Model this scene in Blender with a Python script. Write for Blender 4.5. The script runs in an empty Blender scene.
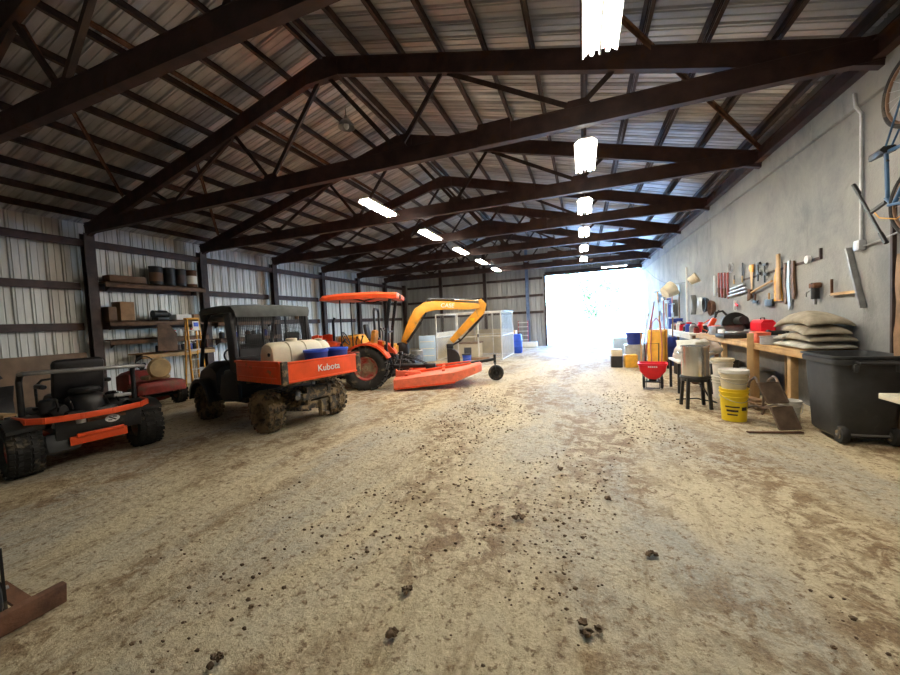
import bpy, bmesh, math, random
from mathutils import Vector as V, Matrix, Euler, noise
random.seed(7)
R = math.radians
SC = bpy.context.scene
COL = SC.collection
Z = V((0, 0, 1))
ORD = ['first', 'second', 'third', 'fourth', 'fifth', 'sixth', 'seventh', 'eighth', 'ninth', 'tenth', 'eleventh', 'twelfth',
       'thirteenth', 'fourteenth', 'fifteenth', 'sixteenth']


# ---------------------------------------------------------------- materials
def node(nt, t, **kw):
    n = nt.nodes.new(t)
    for k, v in kw.items():
        setattr(n, k, v)
    return n


def mixc(nt, fac, a, b, mode='MIX'):
    m = node(nt, 'ShaderNodeMix', data_type='RGBA', blend_type=mode)
    for i, x in ((0, fac), (6, a), (7, b)):
        if isinstance(x, (int, float)):
            m.inputs[i].default_value = x
        elif isinstance(x, tuple):
            m.inputs[i].default_value = (*x[:3], 1)
        else:
            nt.links.new(x, m.inputs[i])
    return m.outputs[2]


def tnoise(nt, vec, scale, detail=4, rough=.55, lo=.4, hi=.6, dist=0):
    n = node(nt, 'ShaderNodeTexNoise')
    n.inputs['Scale'].default_value = scale
    n.inputs['Detail'].default_value = detail
    n.inputs['Roughness'].default_value = rough
    n.inputs['Distortion'].default_value = dist
    nt.links.new(vec, n.inputs['Vector'])
    r = node(nt, 'ShaderNodeMapRange', interpolation_type='SMOOTHSTEP')
    r.inputs[1].default_value = lo
    r.inputs[2].default_value = hi
    nt.links.new(n.outputs[0], r.inputs[0])
    return r.outputs[0], n.outputs[0]


def mapped(nt, scale=(1, 1, 1), loc=(0, 0, 0)):
    tc = node(nt, 'ShaderNodeTexCoord')
    mp = node(nt, 'ShaderNodeMapping')
    mp.inputs['Scale'].default_value = scale
    mp.inputs['Location'].default_value = loc
    nt.links.new(tc.outputs['Object'], mp.inputs['Vector'])
    return mp.outputs[0]


def mul(nt, a, b):
    m = node(nt, 'ShaderNodeMath', operation='MULTIPLY')
    for i, x in enumerate((a, b)):
        if isinstance(x, (int, float)):
            m.inputs[i].default_value = x
        else:
            nt.links.new(x, m.inputs[i])
    return m.outputs[0]


def newmat(name):
    m = bpy.data.materials.new(name)
    m.use_nodes = True
    nt = m.node_tree
    b = nt.nodes['Principled BSDF']
    return m, nt, b


def mk(name, col, rough=.55, metal=0., var=.25, scale=5., mud=0., mudc=(.23, .165, .09), bump=.05, spec=.4, mscale=5.):
    m, nt, b = newmat(name)
    vec = mapped(nt)
    f, raw = tnoise(nt, vec, scale, 5, .6, .3, .7)
    lo = tuple(c * (1 - var) for c in col)
    hi = tuple(min(1, c * (1 + var)) for c in col)
    c = mixc(nt, f, lo, hi)
    if mud > 0:
        t = .68 - .36 * mud
        g, _ = tnoise(nt, vec, mscale, 6, .65, t - .06, t + .1, .4)
        c = mixc(nt, g, c, mudc)
        rr = node(nt, 'ShaderNodeMapRange')
        rr.inputs[3].default_value = rough
        rr.inputs[4].default_value = .9
        nt.links.new(g, rr.inputs[0])
        nt.links.new(rr.outputs[0], b.inputs['Roughness'])
        if metal:
            mm = node(nt, 'ShaderNodeMapRange')
            mm.inputs[3].default_value = metal
            mm.inputs[4].default_value = 0
            nt.links.new(g, mm.inputs[0])
            nt.links.new(mm.outputs[0], b.inputs['Metallic'])
    else:
        b.inputs['Roughness'].default_value = rough
        b.inputs['Metallic'].default_value = metal
    b.inputs['Specular IOR Level'].default_value = spec
    nt.links.new(c, b.inputs['Base Color'])
    if bump:
        _, hb = tnoise(nt, vec, scale * 6, 3)
        bp = node(nt, 'ShaderNodeBump')
        bp.inputs['Strength'].default_value = bump
        bp.inputs['Distance'].default_value = .02
        nt.links.new(hb, bp.inputs['Height'])
        nt.links.new(bp.outputs[0], b.inputs['Normal'])
    return m


def glow(name, col, s):
    m, nt, b = newmat(name)
    b.inputs['Base Color'].default_value = (.9, .9, .9, 1)
    b.inputs['Emission Color'].default_value = (*col, 1)
    b.inputs['Emission Strength'].default_value = s
    return m


def mat_floor():
    m, nt, b = newmat('packed_clay_floor')
    vec = mapped(nt)
    vs = mapped(nt, (1.25, .55, 1), (3, 1, 0))
    f1, _ = tnoise(nt, vs, .62, 5, .6, .42, .64, .6)
    c = mixc(nt, f1, (.63, .55, .395), (.44, .43, .395))
    f2, _ = tnoise(nt, vec, 2.6, 8, .68, .3, .72, .5)
    c = mixc(nt, f2, c, mixc(nt, .5, c, (.66, .59, .44)))
    # pale dusty scuffs
    f3, _ = tnoise(nt, mapped(nt, (1.6, .8, 1), (7, 2, 0)), 2.1, 7, .7, .58, .72, .8)
    c = mixc(nt, mul(nt, f3, .55), c, (.70, .63, .49))
    # brown trodden mud
    f4, _ = tnoise(nt, mapped(nt, (1.3, .5, 1), (1, 5, 0)), .75, 4, .55, .44, .60)
    f5, _ = tnoise(nt, vec, 5.5, 8, .76, .44, .56, .6)
    c = mixc(nt, mul(nt, mul(nt, f4, f5), .88), c, (.235, .15, .08))
    f6, _ = tnoise(nt, vec, 17, 7, .76, .53, .62)
    c = mixc(nt, mul(nt, f6, .85), c, (.20, .13, .07))
    f8, _ = tnoise(nt, mapped(nt, (2.2, .6, 1), (2, 9, 0)), 3.2, 8, .75, .50, .68, .4)
    c = mixc(nt, mul(nt, f8, .6), c, (.28, .20, .115))
    f7, _ = tnoise(nt, vec, 55, 4, .7, .3, .7)
    c = mixc(nt, .7, c, mixc(nt, f7, (.16, .13, .09), (.70, .62, .47)), 'SOFT_LIGHT')
    nt.links.new(c, b.inputs['Base Color'])
    b.inputs['Roughness'].default_value = .72
    b.inputs['Specular IOR Level'].default_value = .35
    _, h1 = tnoise(nt, vec, 9, 9, .72)
    bp = node(nt, 'ShaderNodeBump')
    bp.inputs['Strength'].default_value = .75
    bp.inputs['Distance'].default_value = .045
    nt.links.new(h1, bp.inputs['Height'])
    nt.links.new(bp.outputs[0], b.inputs['Normal'])
    return m


def mat_render():
    m, nt, b = newmat('grey_parged_block')
    vec = mapped(nt)
    f1, _ = tnoise(nt, vec, .55, 6, .62, .35, .66, .5)
    c = mixc(nt, f1, (.18, .188, .198), (.315, .31, .29))
    f2, _ = tnoise(nt, mapped(nt, (1, 1, .8)), 2.4, 8, .72, .35, .7, .7)
    c = mixc(nt, mul(nt, f2, .5), c, (.34, .335, .31))
    f3, _ = tnoise(nt, mapped(nt, (1, 1, .5), (4, 4, 4)), 1.6, 7, .7, .55, .72, .5)
    c = mixc(nt, mul(nt, f3, .5), c, (.095, .10, .108))
    nt.links.new(c, b.inputs['Base Color'])
    b.inputs['Roughness'].default_value = .85
    _, h = tnoise(nt, vec, 24, 6, .65)
    bp = node(nt, 'ShaderNodeBump')
    bp.inputs['Strength'].default_value = .35
    bp.inputs['Distance'].default_value = .02
    nt.links.new(h, bp.inputs['Height'])
    nt.links.new(bp.outputs[0], b.inputs['Normal'])
    return m


def mat_sheet(name, a, bb, metal, rough, tint, tintamt, streak):
    m, nt, b = newmat(name)
    f1, _ = tnoise(nt, mapped(nt, streak), 1.6, 6, .65, .35, .68, .3)
    c = mixc(nt, f1, a, bb)
    f2, _ = tnoise(nt, mapped(nt, streak, (5, 3, 1)), .55, 5, .6, .52, .7, .5)
    c = mixc(nt, mul(nt, f2, tintamt), c, tint)
    nt.links.new(c, b.inputs['Base Color'])
    b.inputs['Metallic'].default_value = metal
    b.inputs['Roughness'].default_value = rough
    return m


M = {}
M['floor'] = mat_floor()
M['render'] = mat_render()
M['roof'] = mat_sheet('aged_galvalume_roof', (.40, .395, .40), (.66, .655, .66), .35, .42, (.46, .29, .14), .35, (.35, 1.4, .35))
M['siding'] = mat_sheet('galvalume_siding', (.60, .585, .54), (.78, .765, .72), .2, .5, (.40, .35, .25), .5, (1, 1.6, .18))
M['siding_end'] = mat_sheet('darker_siding', (.34, .335, .32), (.48, .475, .46), .25, .5, (.30, .26, .2), .5, (1.6, 1, .18))  # ribbed sheet for the end wall, in darker tones than the side wall
M['steel_red'] = mk('red_oxide_steel', (.052, .026, .022), .55, 0, .4, 3, .25, (.085, .042, .022), .08, mscale=2.5)
M['steel_dark'] = mk('dark_brown_steel', (.05, .03, .025), .6, 0, .4, 4)
M['steel_blue'] = mk('blue_grey_painted_steel', (.16, .23, .38), .5, 0, .2)
M['wood'] = mk('pine_lumber', (.52, .33, .15), .65, 0, .22, 3, bump=.12)
M['wood_old'] = mk('aged_plank', (.25, .15, .08), .75, 0, .35, 3, bump=.15)
M['wood_shelf'] = mk('stained_shelf_board', (.13, .07, .038), .7, 0, .35, 4, bump=.1)
M['ply'] = mk('brown_plywood', (.20, .125, .075), .7, 0, .25, 2.2, bump=.08)
M['orange'] = mk('orange_paint', (.80, .088, .022), .35, 0, .1, 4, .22, (.36, .19, .10), .02, mscale=4)
M['orange_c'] = mk('clean_orange_paint', (.82, .095, .025), .35, 0, .1, 4)
M['orange_cut'] = mk('scuffed_orange_paint', (.88, .20, .11), .45, 0, .12, 6, .12, (.35, .2, .13), .05, mscale=7)
M['red'] = mk('red_plastic', (.80, .012, .03), .35, 0, .1, 4)
M['red_dull'] = mk('dull_red_paint', (.22, .022, .015), .5, 0, .3, 4, .3, (.12, .06, .04))
M['rust'] = mk('rusted_steel', (.14, .065, .035), .8, .2, .4, 7, bump=.2)
M['yellow'] = mk('orange_yellow_paint', (.86, .40, .045), .4, 0, .12, 4, .12, (.4, .25, .12))
M['yel_plastic'] = mk('yellow_plastic', (.85, .62, .02), .45, 0, .1, 4)
M['yel_tarp'] = mk('golden_yellow_plastic', (.90, .47, .06), .5, 0, .15, 5)
M['yel_ladder'] = mk('yellow_fibreglass', (.75, .36, .04), .5, 0, .2, 5, .2, (.3, .2, .1))
M['black'] = mk('black_paint', (.012, .012, .013), .45, 0, .4, 5, .12, (.09, .075, .055))
M['black_pl'] = mk('black_plastic', (.020, .021, .022), .5, 0, .35, 4, .1, (.10, .09, .075))
M['bin'] = mk('dark_grey_bin_plastic', (.048, .050, .053), .5, 0, .25, 3, .12, (.10, .10, .095))
M['rubber'] = mk('dusty_tyre_rubber', (.020, .019, .018), .8, 0, .3, 6, .2, (.16, .125, .085), .15)
M['rubber_mud'] = mk('mud_caked_tyre', (.05, .042, .034), .85, 0, .3, 6, .62, (.21, .15, .085), .25, mscale=9)
M['rim_red'] = mk('muddy_red_rim', (.33, .02, .02), .5, 0, .2, 5, .5, (.34, .27, .18), mscale=3)
M['rim_mud'] = mk('muddy_rim', (.05, .04, .03), .7, 0, .2, 5, .6, (.20, .145, .085))
M['mudmetal'] = mk('mud_caked_frame', (.05, .045, .04), .7, .1, .3, 5, .5, (.24, .175, .10), .2, mscale=9)
M['grey_met'] = mk('grey_steel', (.30, .30, .30), .4, .6, .2, 6)
M['galv'] = mk('galvanised_steel', (.52, .53, .54), .42, .6, .18, 6)
M['alu'] = mk('dull_aluminium', (.80, .79, .77), .2, .92, .05, 7, bump=.06)
M['white'] = mk('white_enamel', (.80, .80, .78), .45, 0, .06, 4)
M['white_pl'] = mk('white_plastic', (.76, .74, .68), .5, 0, .1, 4, .12, (.45, .40, .30))
M['cream'] = mk('cream_poly_tank', (.78, .70, .52), .45, 0, .08, 3)
M['cream_b'] = mk('cream_bucket_plastic', (.70, .62, .45), .5, 0, .12, 4)
M['blue'] = mk('blue_plastic', (.03, .10, .62), .45, 0, .15, 4)
M['blue_d'] = mk('navy_blue_plastic', (.025, .05, .28), .5, 0, .2, 4)
M['blue_l'] = mk('light_blue_panel', (.52, .68, .86), .5, 0, .1, 3)
M['blue_fr'] = mk('blue_bike_paint', (.035, .10, .20), .35, .1, .15, 5)
M['canvas'] = mk('grey_green_canvas', (.085, .09, .085), .75, 0, .25, 4)
M['vinyl'] = mk('black_vinyl', (.022, .020, .022), .45, 0, .25, 5)
M['tan_vinyl'] = mk('tan_vinyl', (.40, .28, .13), .55, 0, .2, 5)
M['card'] = mk('brown_cardboard', (.30, .17, .085), .8, 0, .2, 3)
M['card_d'] = mk('dark_cardboard', (.17, .10, .06), .8, 0, .2, 3)
M['sack'] = mk('woven_feed_sack', (.36, .31, .23), .85, 0, .25, 6, bump=.25)
M['sack_w'] = mk('grey_woven_sack', (.46, .44, .38), .85, 0, .25, 6, bump=.25)
M['leather'] = mk('brown_leather_strap', (.16, .085, .045), .6, 0, .3, 8)
M['saw_red'] = mk('brick_red_paint', (.28, .05, .035), .55, 0, .3, 6)
M['rack_br'] = mk('worn_brown_metal', (.17, .115, .08), .6, 0, .3, 6)
M['clod'] = mk('dry_manure_clod', (.16, .105, .06), .95, 0, .4, 12, bump=.3)
M['leaf'] = mk('green_leaf', (.17, .27, .085), .6, 0, .4, 2)
M['bark'] = mk('grey_bark', (.20, .16, .12), .85, 0, .3, 4)
M['gravel'] = mk('pale_gravel', (.55, .52, .45), .9, 0, .15, 1.5)
M['kennel'] = mk('cream_kennel_panel', (.66, .58, .40), .6, 0, .1, 2)
M['pinkred'] = mk('faded_red_paint', (.46, .13, .14), .55, 0, .2, 4)
M['lens'] = glow('lit_fluorescent_tube', (1, .93, .80), 1.0)


# ---------------------------------------------------------------- mesh builder
class MB:
    def __init__(s, mx=None):
        s.bm = bmesh.new()
        s.M = mx or Matrix.Identity(4)

    def v(s, c):
        return s.bm.verts.new(s.M @ V(c))

    def f(s, vs):
        try:
            return s.bm.faces.new(vs)
        except ValueError:
            return None

    def box(s, c, d, r=(0, 0, 0), bev=0.):
        mx = s.M @ Matrix.Translation(c) @ Euler(r).to_matrix().to_4x4() @ Matrix.Diagonal((*d, 1))
        vs = bmesh.ops.create_cube(s.bm, size=1, matrix=mx)['verts']
        if bev:
            es = list({e for v in vs for e in v.link_edges})
            bmesh.ops.bevel(s.bm, geom=es, offset=min(bev, min(d) * .45), segments=2, affect='EDGES', profile=.5)
        return s

    def frame(s, p, q, up):
        p, q = V(p), V(q)
        x = (q - p).normalized()
        u = V(up)
        if abs(x.dot(u)) > .98:
            u = V((1, 0, 0)) if abs(x.x) < .9 else V((0, 1, 0))
        y = u.cross(x).normalized()
        z = x.cross(y)
        return p, q, x, y, z

    def bar(s, p, q, w, h, up=Z, bev=0.):
        p, q, x, y, z = s.frame(p, q, up)
        mx = Matrix((x, y, z)).transposed().to_4x4()
        mx.translation = (p + q) / 2
        old = s.M
        s.M = old @ mx
        s.box((0, 0, 0), ((q - p).length, w, h), bev=bev)
        s.M = old
        return s

    def ibeam(s, p, q, w, h, up=Z, t=.018, web=None):
        p, q, x, y, z = s.frame(p, q, up)
        for o in (h / 2 - t / 2, -h / 2 + t / 2):
            s.bar(p + z * o, q + z * o, w, t, z)
        s.bar(p, q, web or t, h - 2 * t, z)
        return s

    def ring(s, c, y, z, r, n, ry=None):
        return [s.v(c + y * (r * math.cos(2 * math.pi * i / n)) + z * ((ry or r) * math.sin(2 * math.pi * i / n))) for i in range(n)]

    def skin(s, rings, caps=True, closed=False):
        n = len(rings[0])
        prs = list(zip(rings, rings[1:])) + ([(rings[-1], rings[0])] if closed else [])
        for a, b in prs:
            for i in range(n):
                s.f([a[i], a[(i + 1) % n], b[(i + 1) % n], b[i]])
        if caps and not closed:
            s.f(rings[0][::-1])
            s.f(rings[-1])
        return s

    def cyl(s, p, q, r, r2=None, n=14):
        p, q, x, y, z = s.frame(p, q, Z)
        return s.skin([s.ring(p, y, z, r, n), s.ring(q, y, z, r if r2 is None else r2, n)])

    def tube(s, pts, r, n=8, closed=False):
        pts = [V(p) for p in pts]
        rings = []
        y = None
        m = len(pts)
        for i, p in enumerate(pts):
            a = pts[i - 1] if (i or closed) else p
            b = pts[(i + 1) % m] if (i < m - 1 or closed) else p
            x = (b - a).normalized()
            if y is None:
                u = Z if abs(x.z) < .9 else V((1, 0, 0))
                y = u.cross(x).normalized()
            else:
                y = (y - x * y.dot(x)).normalized()
            rings.append(s.ring(p, y, x.cross(y), r, n))
        return s.skin(rings, closed=closed)

    def lathe(s, prof, n=24, o=(0, 0, 0), ax='z'):
        o = V(o)
        A = {'z': (V((1, 0, 0)), V((0, 1, 0)), Z), 'x': (V((0, 1, 0)), Z, V((1, 0, 0))), 'y': (Z, V((1, 0, 0)), V((0, 1, 0)))}[ax]
        rings = []
        for r, h in prof:
            c = o + A[2] * h
            rings.append([s.v(c)] * n if r < 1e-5 else s.ring(c, A[0], A[1], r, n))
        for a, b in zip(rings, rings[1:]):
            for i in range(n):
                vs = [a[i], a[(i + 1) % n], b[(i + 1) % n], b[i]]
                vs = list(dict.fromkeys(vs))
                if len(vs) > 2:
                    s.f(vs)
        return s

    def prism(s, poly, a, b, plane='xz', bev=0.):
        def P(u, w, t):
            return {'xz': (u, t, w), 'xy': (u, w, t), 'yz': (t, u, w)}[plane]
        A = [s.v(P(u, w, a)) for u, w in poly]
        B = [s.v(P(u, w, b)) for u, w in poly]
        fs = [s.f(A[::-1]), s.f(B)]
        n = len(poly)
        for i in range(n):
            s.f([A[i], A[(i + 1) % n], B[(i + 1) % n], B[i]])
        if bev:
            es = [e for f in fs if f for e in f.edges]
            bmesh.ops.bevel(s.bm, geom=es, offset=bev, segments=2, affect='EDGES', profile=.5)
        return s

    def loft(s, secs, caps=True):
        return s.skin([[s.v(c) for c in sec] for sec in secs], caps)

    def sph(s, c, r, n=12, jit=0., seed=0):
        r = (r, r, r) if isinstance(r, (int, float)) else r
        c = V(c)
        m = max(6, n // 2 + 1)
        rings = []
        for j in range(m + 1):
            t = math.pi * j / m
            ring = []
            for i in range(n):
                p = 2 * math.pi * i / n
                d = V((math.sin(t) * math.cos(p), math.sin(t) * math.sin(p), -math.cos(t)))
                k = 1 + (jit * noise.noise(d * 1.7 + V((seed * 3.1, seed, 0))) if jit else 0)
                ring.append(c + V((d.x * r[0], d.y * r[1], d.z * r[2])) * k)
            rings.append([s.v(ring[0])] * n if j in (0, m) else [s.v(x) for x in ring])
        for a, b in zip(rings, rings[1:]):
            for i in range(n):
                vs = list(dict.fromkeys([a[i], a[(i + 1) % n], b[(i + 1) % n], b[i]]))
                if len(vs) > 2:
                    s.f(vs)
        return s

    def grid(s, nx, ny, fn):
        g = [[s.v(fn(i / nx, j / ny)) for j in range(ny + 1)] for i in range(nx + 1)]
        for i in range(nx):
            for j in range(ny):
                s.f([g[i][j], g[i + 1][j], g[i + 1][j + 1], g[i][j + 1]])
        return s

    def build(s, name, mat, parent=None, sm=38, flat=False, normals=True):
        if normals:
            bmesh.ops.recalc_face_normals(s.bm, faces=s.bm.faces[:])
        me = bpy.data.meshes.new(name)
        s.bm.to_mesh(me)
        s.bm.free()
        me.materials.append(M[mat] if isinstance(mat, str) else mat)
        o = bpy.data.objects.new(name, me)
        COL.objects.link(o)
        if not flat:
            me.polygons.foreach_set('use_smooth', [True] * len(me.polygons))
            me.set_sharp_from_angle(angle=R(sm))
        o.parent = parent
        return o


def tag(o, label, cat, group=None, kind=None):
    o['label'] = label
    o['category'] = cat
    if group:
        o['group'] = group
    if kind:
        o['kind'] = kind
    return o


def struct(o, label=None, cat=None):
    o['kind'] = 'structure'
    if label:
        o['label'] = label
        o['category'] = cat
    return o


def thing(name, label, cat, loc=(0, 0, 0), rz=0., group=None, rot=None):
    o = bpy.data.objects.new(name, None)
    COL.objects.link(o)
    o.empty_display_size = .1
    o.location = loc
    o.rotation_euler = rot or (0, 0, rz)
    return tag(o, label, cat, group)


def at(o, loc, rz=0., rot=None):
    o.location = loc
    o.rotation_euler = rot or (0, 0, rz)
    return o


KIDS = {}


def dup(root, loc, rz=0., label=None, rot=None, group=None):
    def cp(o, par):
        c = o.copy()
        COL.objects.link(c)
        c.parent = par
        for k in [x for x in SC.objects if x.parent == o]:
            cp(k, c)
        return c
    c = cp(root, None)
    at(c, loc, rz, rot)
    if label:
        c['label'] = label
    if group:
        c['group'] = group
    return c


def text_mesh(txt, size, depth, name, mat, parent, mx, shear=0.):
    cu = bpy.data.curves.new(name, 'FONT')
    cu.body = txt
    cu.size = size
    cu.extrude = depth
    cu.align_x = 'CENTER'
    cu.align_y = 'CENTER'
    cu.offset = size * .012
    cu.shear = shear
    t = bpy.data.objects.new(name, cu)
    COL.objects.link(t)
    bpy.context.view_layer.update()
    me = bpy.data.meshes.new_from_object(t.evaluated_get(bpy.context.evaluated_depsgraph_get()))
    bpy.data.objects.remove(t)
    me.name = name
    me.materials.clear()
    me.materials.append(M[mat])
    me.transform(mx)
    o = bpy.data.objects.new(name, me)
    COL.objects.link(o)
    o.parent = parent
    return o


def rotm(r, loc=(0, 0, 0)):
    m = Euler(r).to_matrix().to_4x4()
    m.translation = loc
    return m


def fz(y):
    return -.0165 * max(0., y - 10.5)


# ---------------------------------------------------------------- camera
def camera():
    f, yaw, pit, rol = 362.0665, .3536, .0444, -.0483
    cy, sy, cp, sp = math.cos(yaw), math.sin(yaw), math.cos(pit), math.sin(pit)
    fw = V((-sy * cp, cy * cp, -sp))
    rt = V((cy, sy, 0))
    up = rt.cross(fw)
    c, s = math.cos(rol), math.sin(rol)
    r2 = rt * c + up * s
    u2 = -rt * s + up * c
    cd = bpy.data.cameras.new('camera')
    cd.sensor_width = 36
    cd.lens = f * 36 / 900
    cd.clip_start = .05
    cd.clip_end = 300
    o = bpy.data.objects.new('camera', cd)
    COL.objects.link(o)
    mx = Matrix((r2, u2, -fw)).transposed().to_4x4()
    mx.translation = (0, 0, 1.6)
    o.matrix_world = mx
    SC.camera = o


camera()

# ---------------------------------------------------------------- room shell
XL, XR, YN, YF, RX = -12.25, 3.3, -4.2, 23.5, -4.31


def zroof(x):
    return 6.69 - .26 * abs(x - RX)


def floor():
    m = MB()

    def fn(a, b):
        x, y = XL + a * (XR + .3 - XL), YN + b * (YF + .4 - YN)
        k = .5 + .5 * noise.noise(V((x * .4, y * .4, 3)))
        h = noise.noise(V((x * 1.3, y * 1.0, 0))) * .012 + noise.noise(V((x * 4.2, y * 3.6, 5))) * .008 * k
        return (x, y, fz(y) + h - .008)
    m.grid(200, 330, fn)
    struct(m.build('floor', 'floor', normals=False))
    g = MB()
    g.grid(24, 24, lambda a, b: (-70 + 140 * a, YF + .3 + 80 * b, fz(YF) - .02 - .3 * (a - .5) ** 2 + .015 * 80 * b * 0))
    struct(g.build('ground', 'gravel', normals=False))


def sheet_profile(length, period=.305, deep=.04):
    """(along, depth) points of ribbed sheet steel"""
    pts = []
    n = int(length / period)
    for i in range(n + 1):
        o = i * period
        pts += [(o, 0), (o + .012, deep), (o + .040, deep), (o + .052, 0), (o + .072, 0), (o + .080, deep * .55), (o + .094, deep * .55), (o + .102, 0),
                (o + .195, 0), (o + .203, deep * .3), (o + .215, deep * .3), (o + .223, 0)]
    return [p for p in pts if p[0] <= length] + [(length, 0)]


def walls():
    # left: ribbed steel
    m = MB()
    pr = sheet_profile(YF - YN)
    cols = []
    for u, d in pr:
        y = YN + u
        cols.append((m.v((XL - d, y, -.4)), m.v((XL - d, y, zroof(XL) + .02))))
    for a, b in zip(cols, cols[1:]):
        m.f([a[0], b[0], b[1], a[1]])
    struct(m.build('wall_left', 'siding', flat=True, normals=False))
    # end wall with big doorway on its right
    dx, dz = -2.16, 4.15
    m = MB()
    prev = None
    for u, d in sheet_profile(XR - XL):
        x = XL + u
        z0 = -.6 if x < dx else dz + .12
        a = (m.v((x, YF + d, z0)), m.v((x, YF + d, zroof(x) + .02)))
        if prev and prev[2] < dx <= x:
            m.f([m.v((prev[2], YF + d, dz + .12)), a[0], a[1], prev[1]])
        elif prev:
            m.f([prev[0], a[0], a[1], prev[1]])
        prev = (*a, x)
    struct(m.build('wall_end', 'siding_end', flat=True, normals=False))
    # right: parged block with a ledge band on top
    m = MB()
    m.box((XR + .15, (YN + YF) / 2 + .25, 1.8), (.3, YF - YN + .5, 4.6))
    m.box((XR + .10, (YN + YF) / 2 + .25, 4.42), (.3, YF - YN + .5, .84), bev=.012)
    struct(m.build('wall_right', 'render', flat=True))
    m = MB()
    m.box(((XL + XR) / 2, YN - .06, 3), (XR - XL + .6, .12, 8))
    struct(m.build('wall_front', 'siding', flat=True))
    # roof: two ribbed slopes
    m = MB()
    pr = sheet_profile(YF - YN + .1)
    for xe in (XL - .1, XR + .35):
        cols = []
        for u, d in pr:
            y = YN + u
            cols.append((m.v((xe, y, zroof(xe) + d)), m.v((RX, y, zroof(RX) + d))))
        for a, b in zip(cols, cols[1:]):
            m.f([a[0], a[1], b[1], b[0]])
    struct(m.build('ceiling', 'roof', flat=True, normals=False))
    # ridge flashing: pale folded strip
    m = MB()
    for s in (-1, 1):
        m.bar((RX + s * .10, YN, zroof(RX + .10) - .012), (RX + s * .10, YF, zroof(RX + .10) - .012), .17, .006, (s * .26, 0, 1))
    struct(m.build('trim_1', 'galv', flat=True))
    # door trim
    m = MB()
    m.box((dx - .02, YF - .08, 1.8), (.10, .12, 4.9))
    m.box(((dx + XR) / 2, YF - .08, dz + .10), (XR - dx, .12, .22))
    struct(m.build('trim_2', 'steel_dark'))
    # eave strut on the block wall and along the left wall
    m = MB()
    m.ibeam((XR - .10, YN, 4.72 - .30), (XR - .10, YF, 4.72 - .30), .12, .22)
    struct(m.build('trim_3', 'steel_red', flat=True))
    m = MB()
    m.box((-11.96, (YN + YF) / 2, 4.05), (.06, YF - YN, .17))
    m.box((-11.92, (YN + YF) / 2, 4.125), (.12, YF - YN, .02))
    struct(m.build('trim_4', 'steel_red', flat=True))


TY = [2.60, 5.68, 8.66, 11.65, 14.64, 17.62, 20.60]
TN = ['nearest the camera', 'second from the camera', 'third from the camera', 'fourth from the camera', 'fifth from the camera',
      'sixth from the camera', 'just before the end wall']


def truss(y, k):
    t = thing('roof_truss', 'dark red steel roof truss spanning the shed, ' + TN[k], 'roof truss', (0, y, 0), group='roof trusses')
    xl, xr = -11.9, XR - .02
    MB().ibeam((xl, 0, 4.43), (xr, 0, 4.43), .112, .28, t=.014, web=.098).build('bottom_chord', 'steel_red', t, flat=True)

    def ch(x):
        return 6.34 - .26 * abs(x - RX)
    for xe in (xl, xr):
        MB().ibeam((xe, 0, ch(xe)), (RX, 0, ch(RX)), .10, .30, t=.014, web=.086).build('top_chord', 'steel_red', t, flat=True)
    B = [-8.63, -5.72, -2.88, .02]
    T = [-9.3, -6.64, RX, -1.98, .55]
    for a, b in ((0, 0), (1, 0), (1, 1), (2, 1), (2, 2), (3, 2), (3, 3), (4, 3)):
        tx = T[a] + (.06 if B[b] > T[a] else -.06)
        m = MB()
        p, q = V((B[b], 0, 4.55)), V((tx, 0, ch(tx) - .14))
        m.bar(p, q, .075, .012, (0, 1, 0))
        m.bar(p + V((0, .035, 0)), q + V((0, .035, 0)), .012, .075, (0, 1, 0))
        m.build('web', 'steel_dark', t, flat=True)
    for x in B:
        MB().prism([(x - .22, 4.5), (x + .22, 4.5), (x + .13, 4.68), (x - .13, 4.68)], -.012, .012).build('gusset_plate', 'steel_red', t, flat=True)
    MB().prism([(RX - .34, ch(RX) - .26), (RX + .34, ch(RX) - .26), (RX + .34, ch(RX) - .02), (RX, ch(RX) + .1), (RX - .34, ch(RX) - .02)], -.068, .068).build('gusset_plate', 'steel_red', t, flat=True)
    m = MB()
    m.box((-1.2, 0, 4.45), (.52, .135, .31), bev=.006)
    m.box((-1.2, 0, 4.61), (.5, .11, .05), bev=.006)
    m.build('splice_plate', 'steel_red', t, flat=True)


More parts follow.
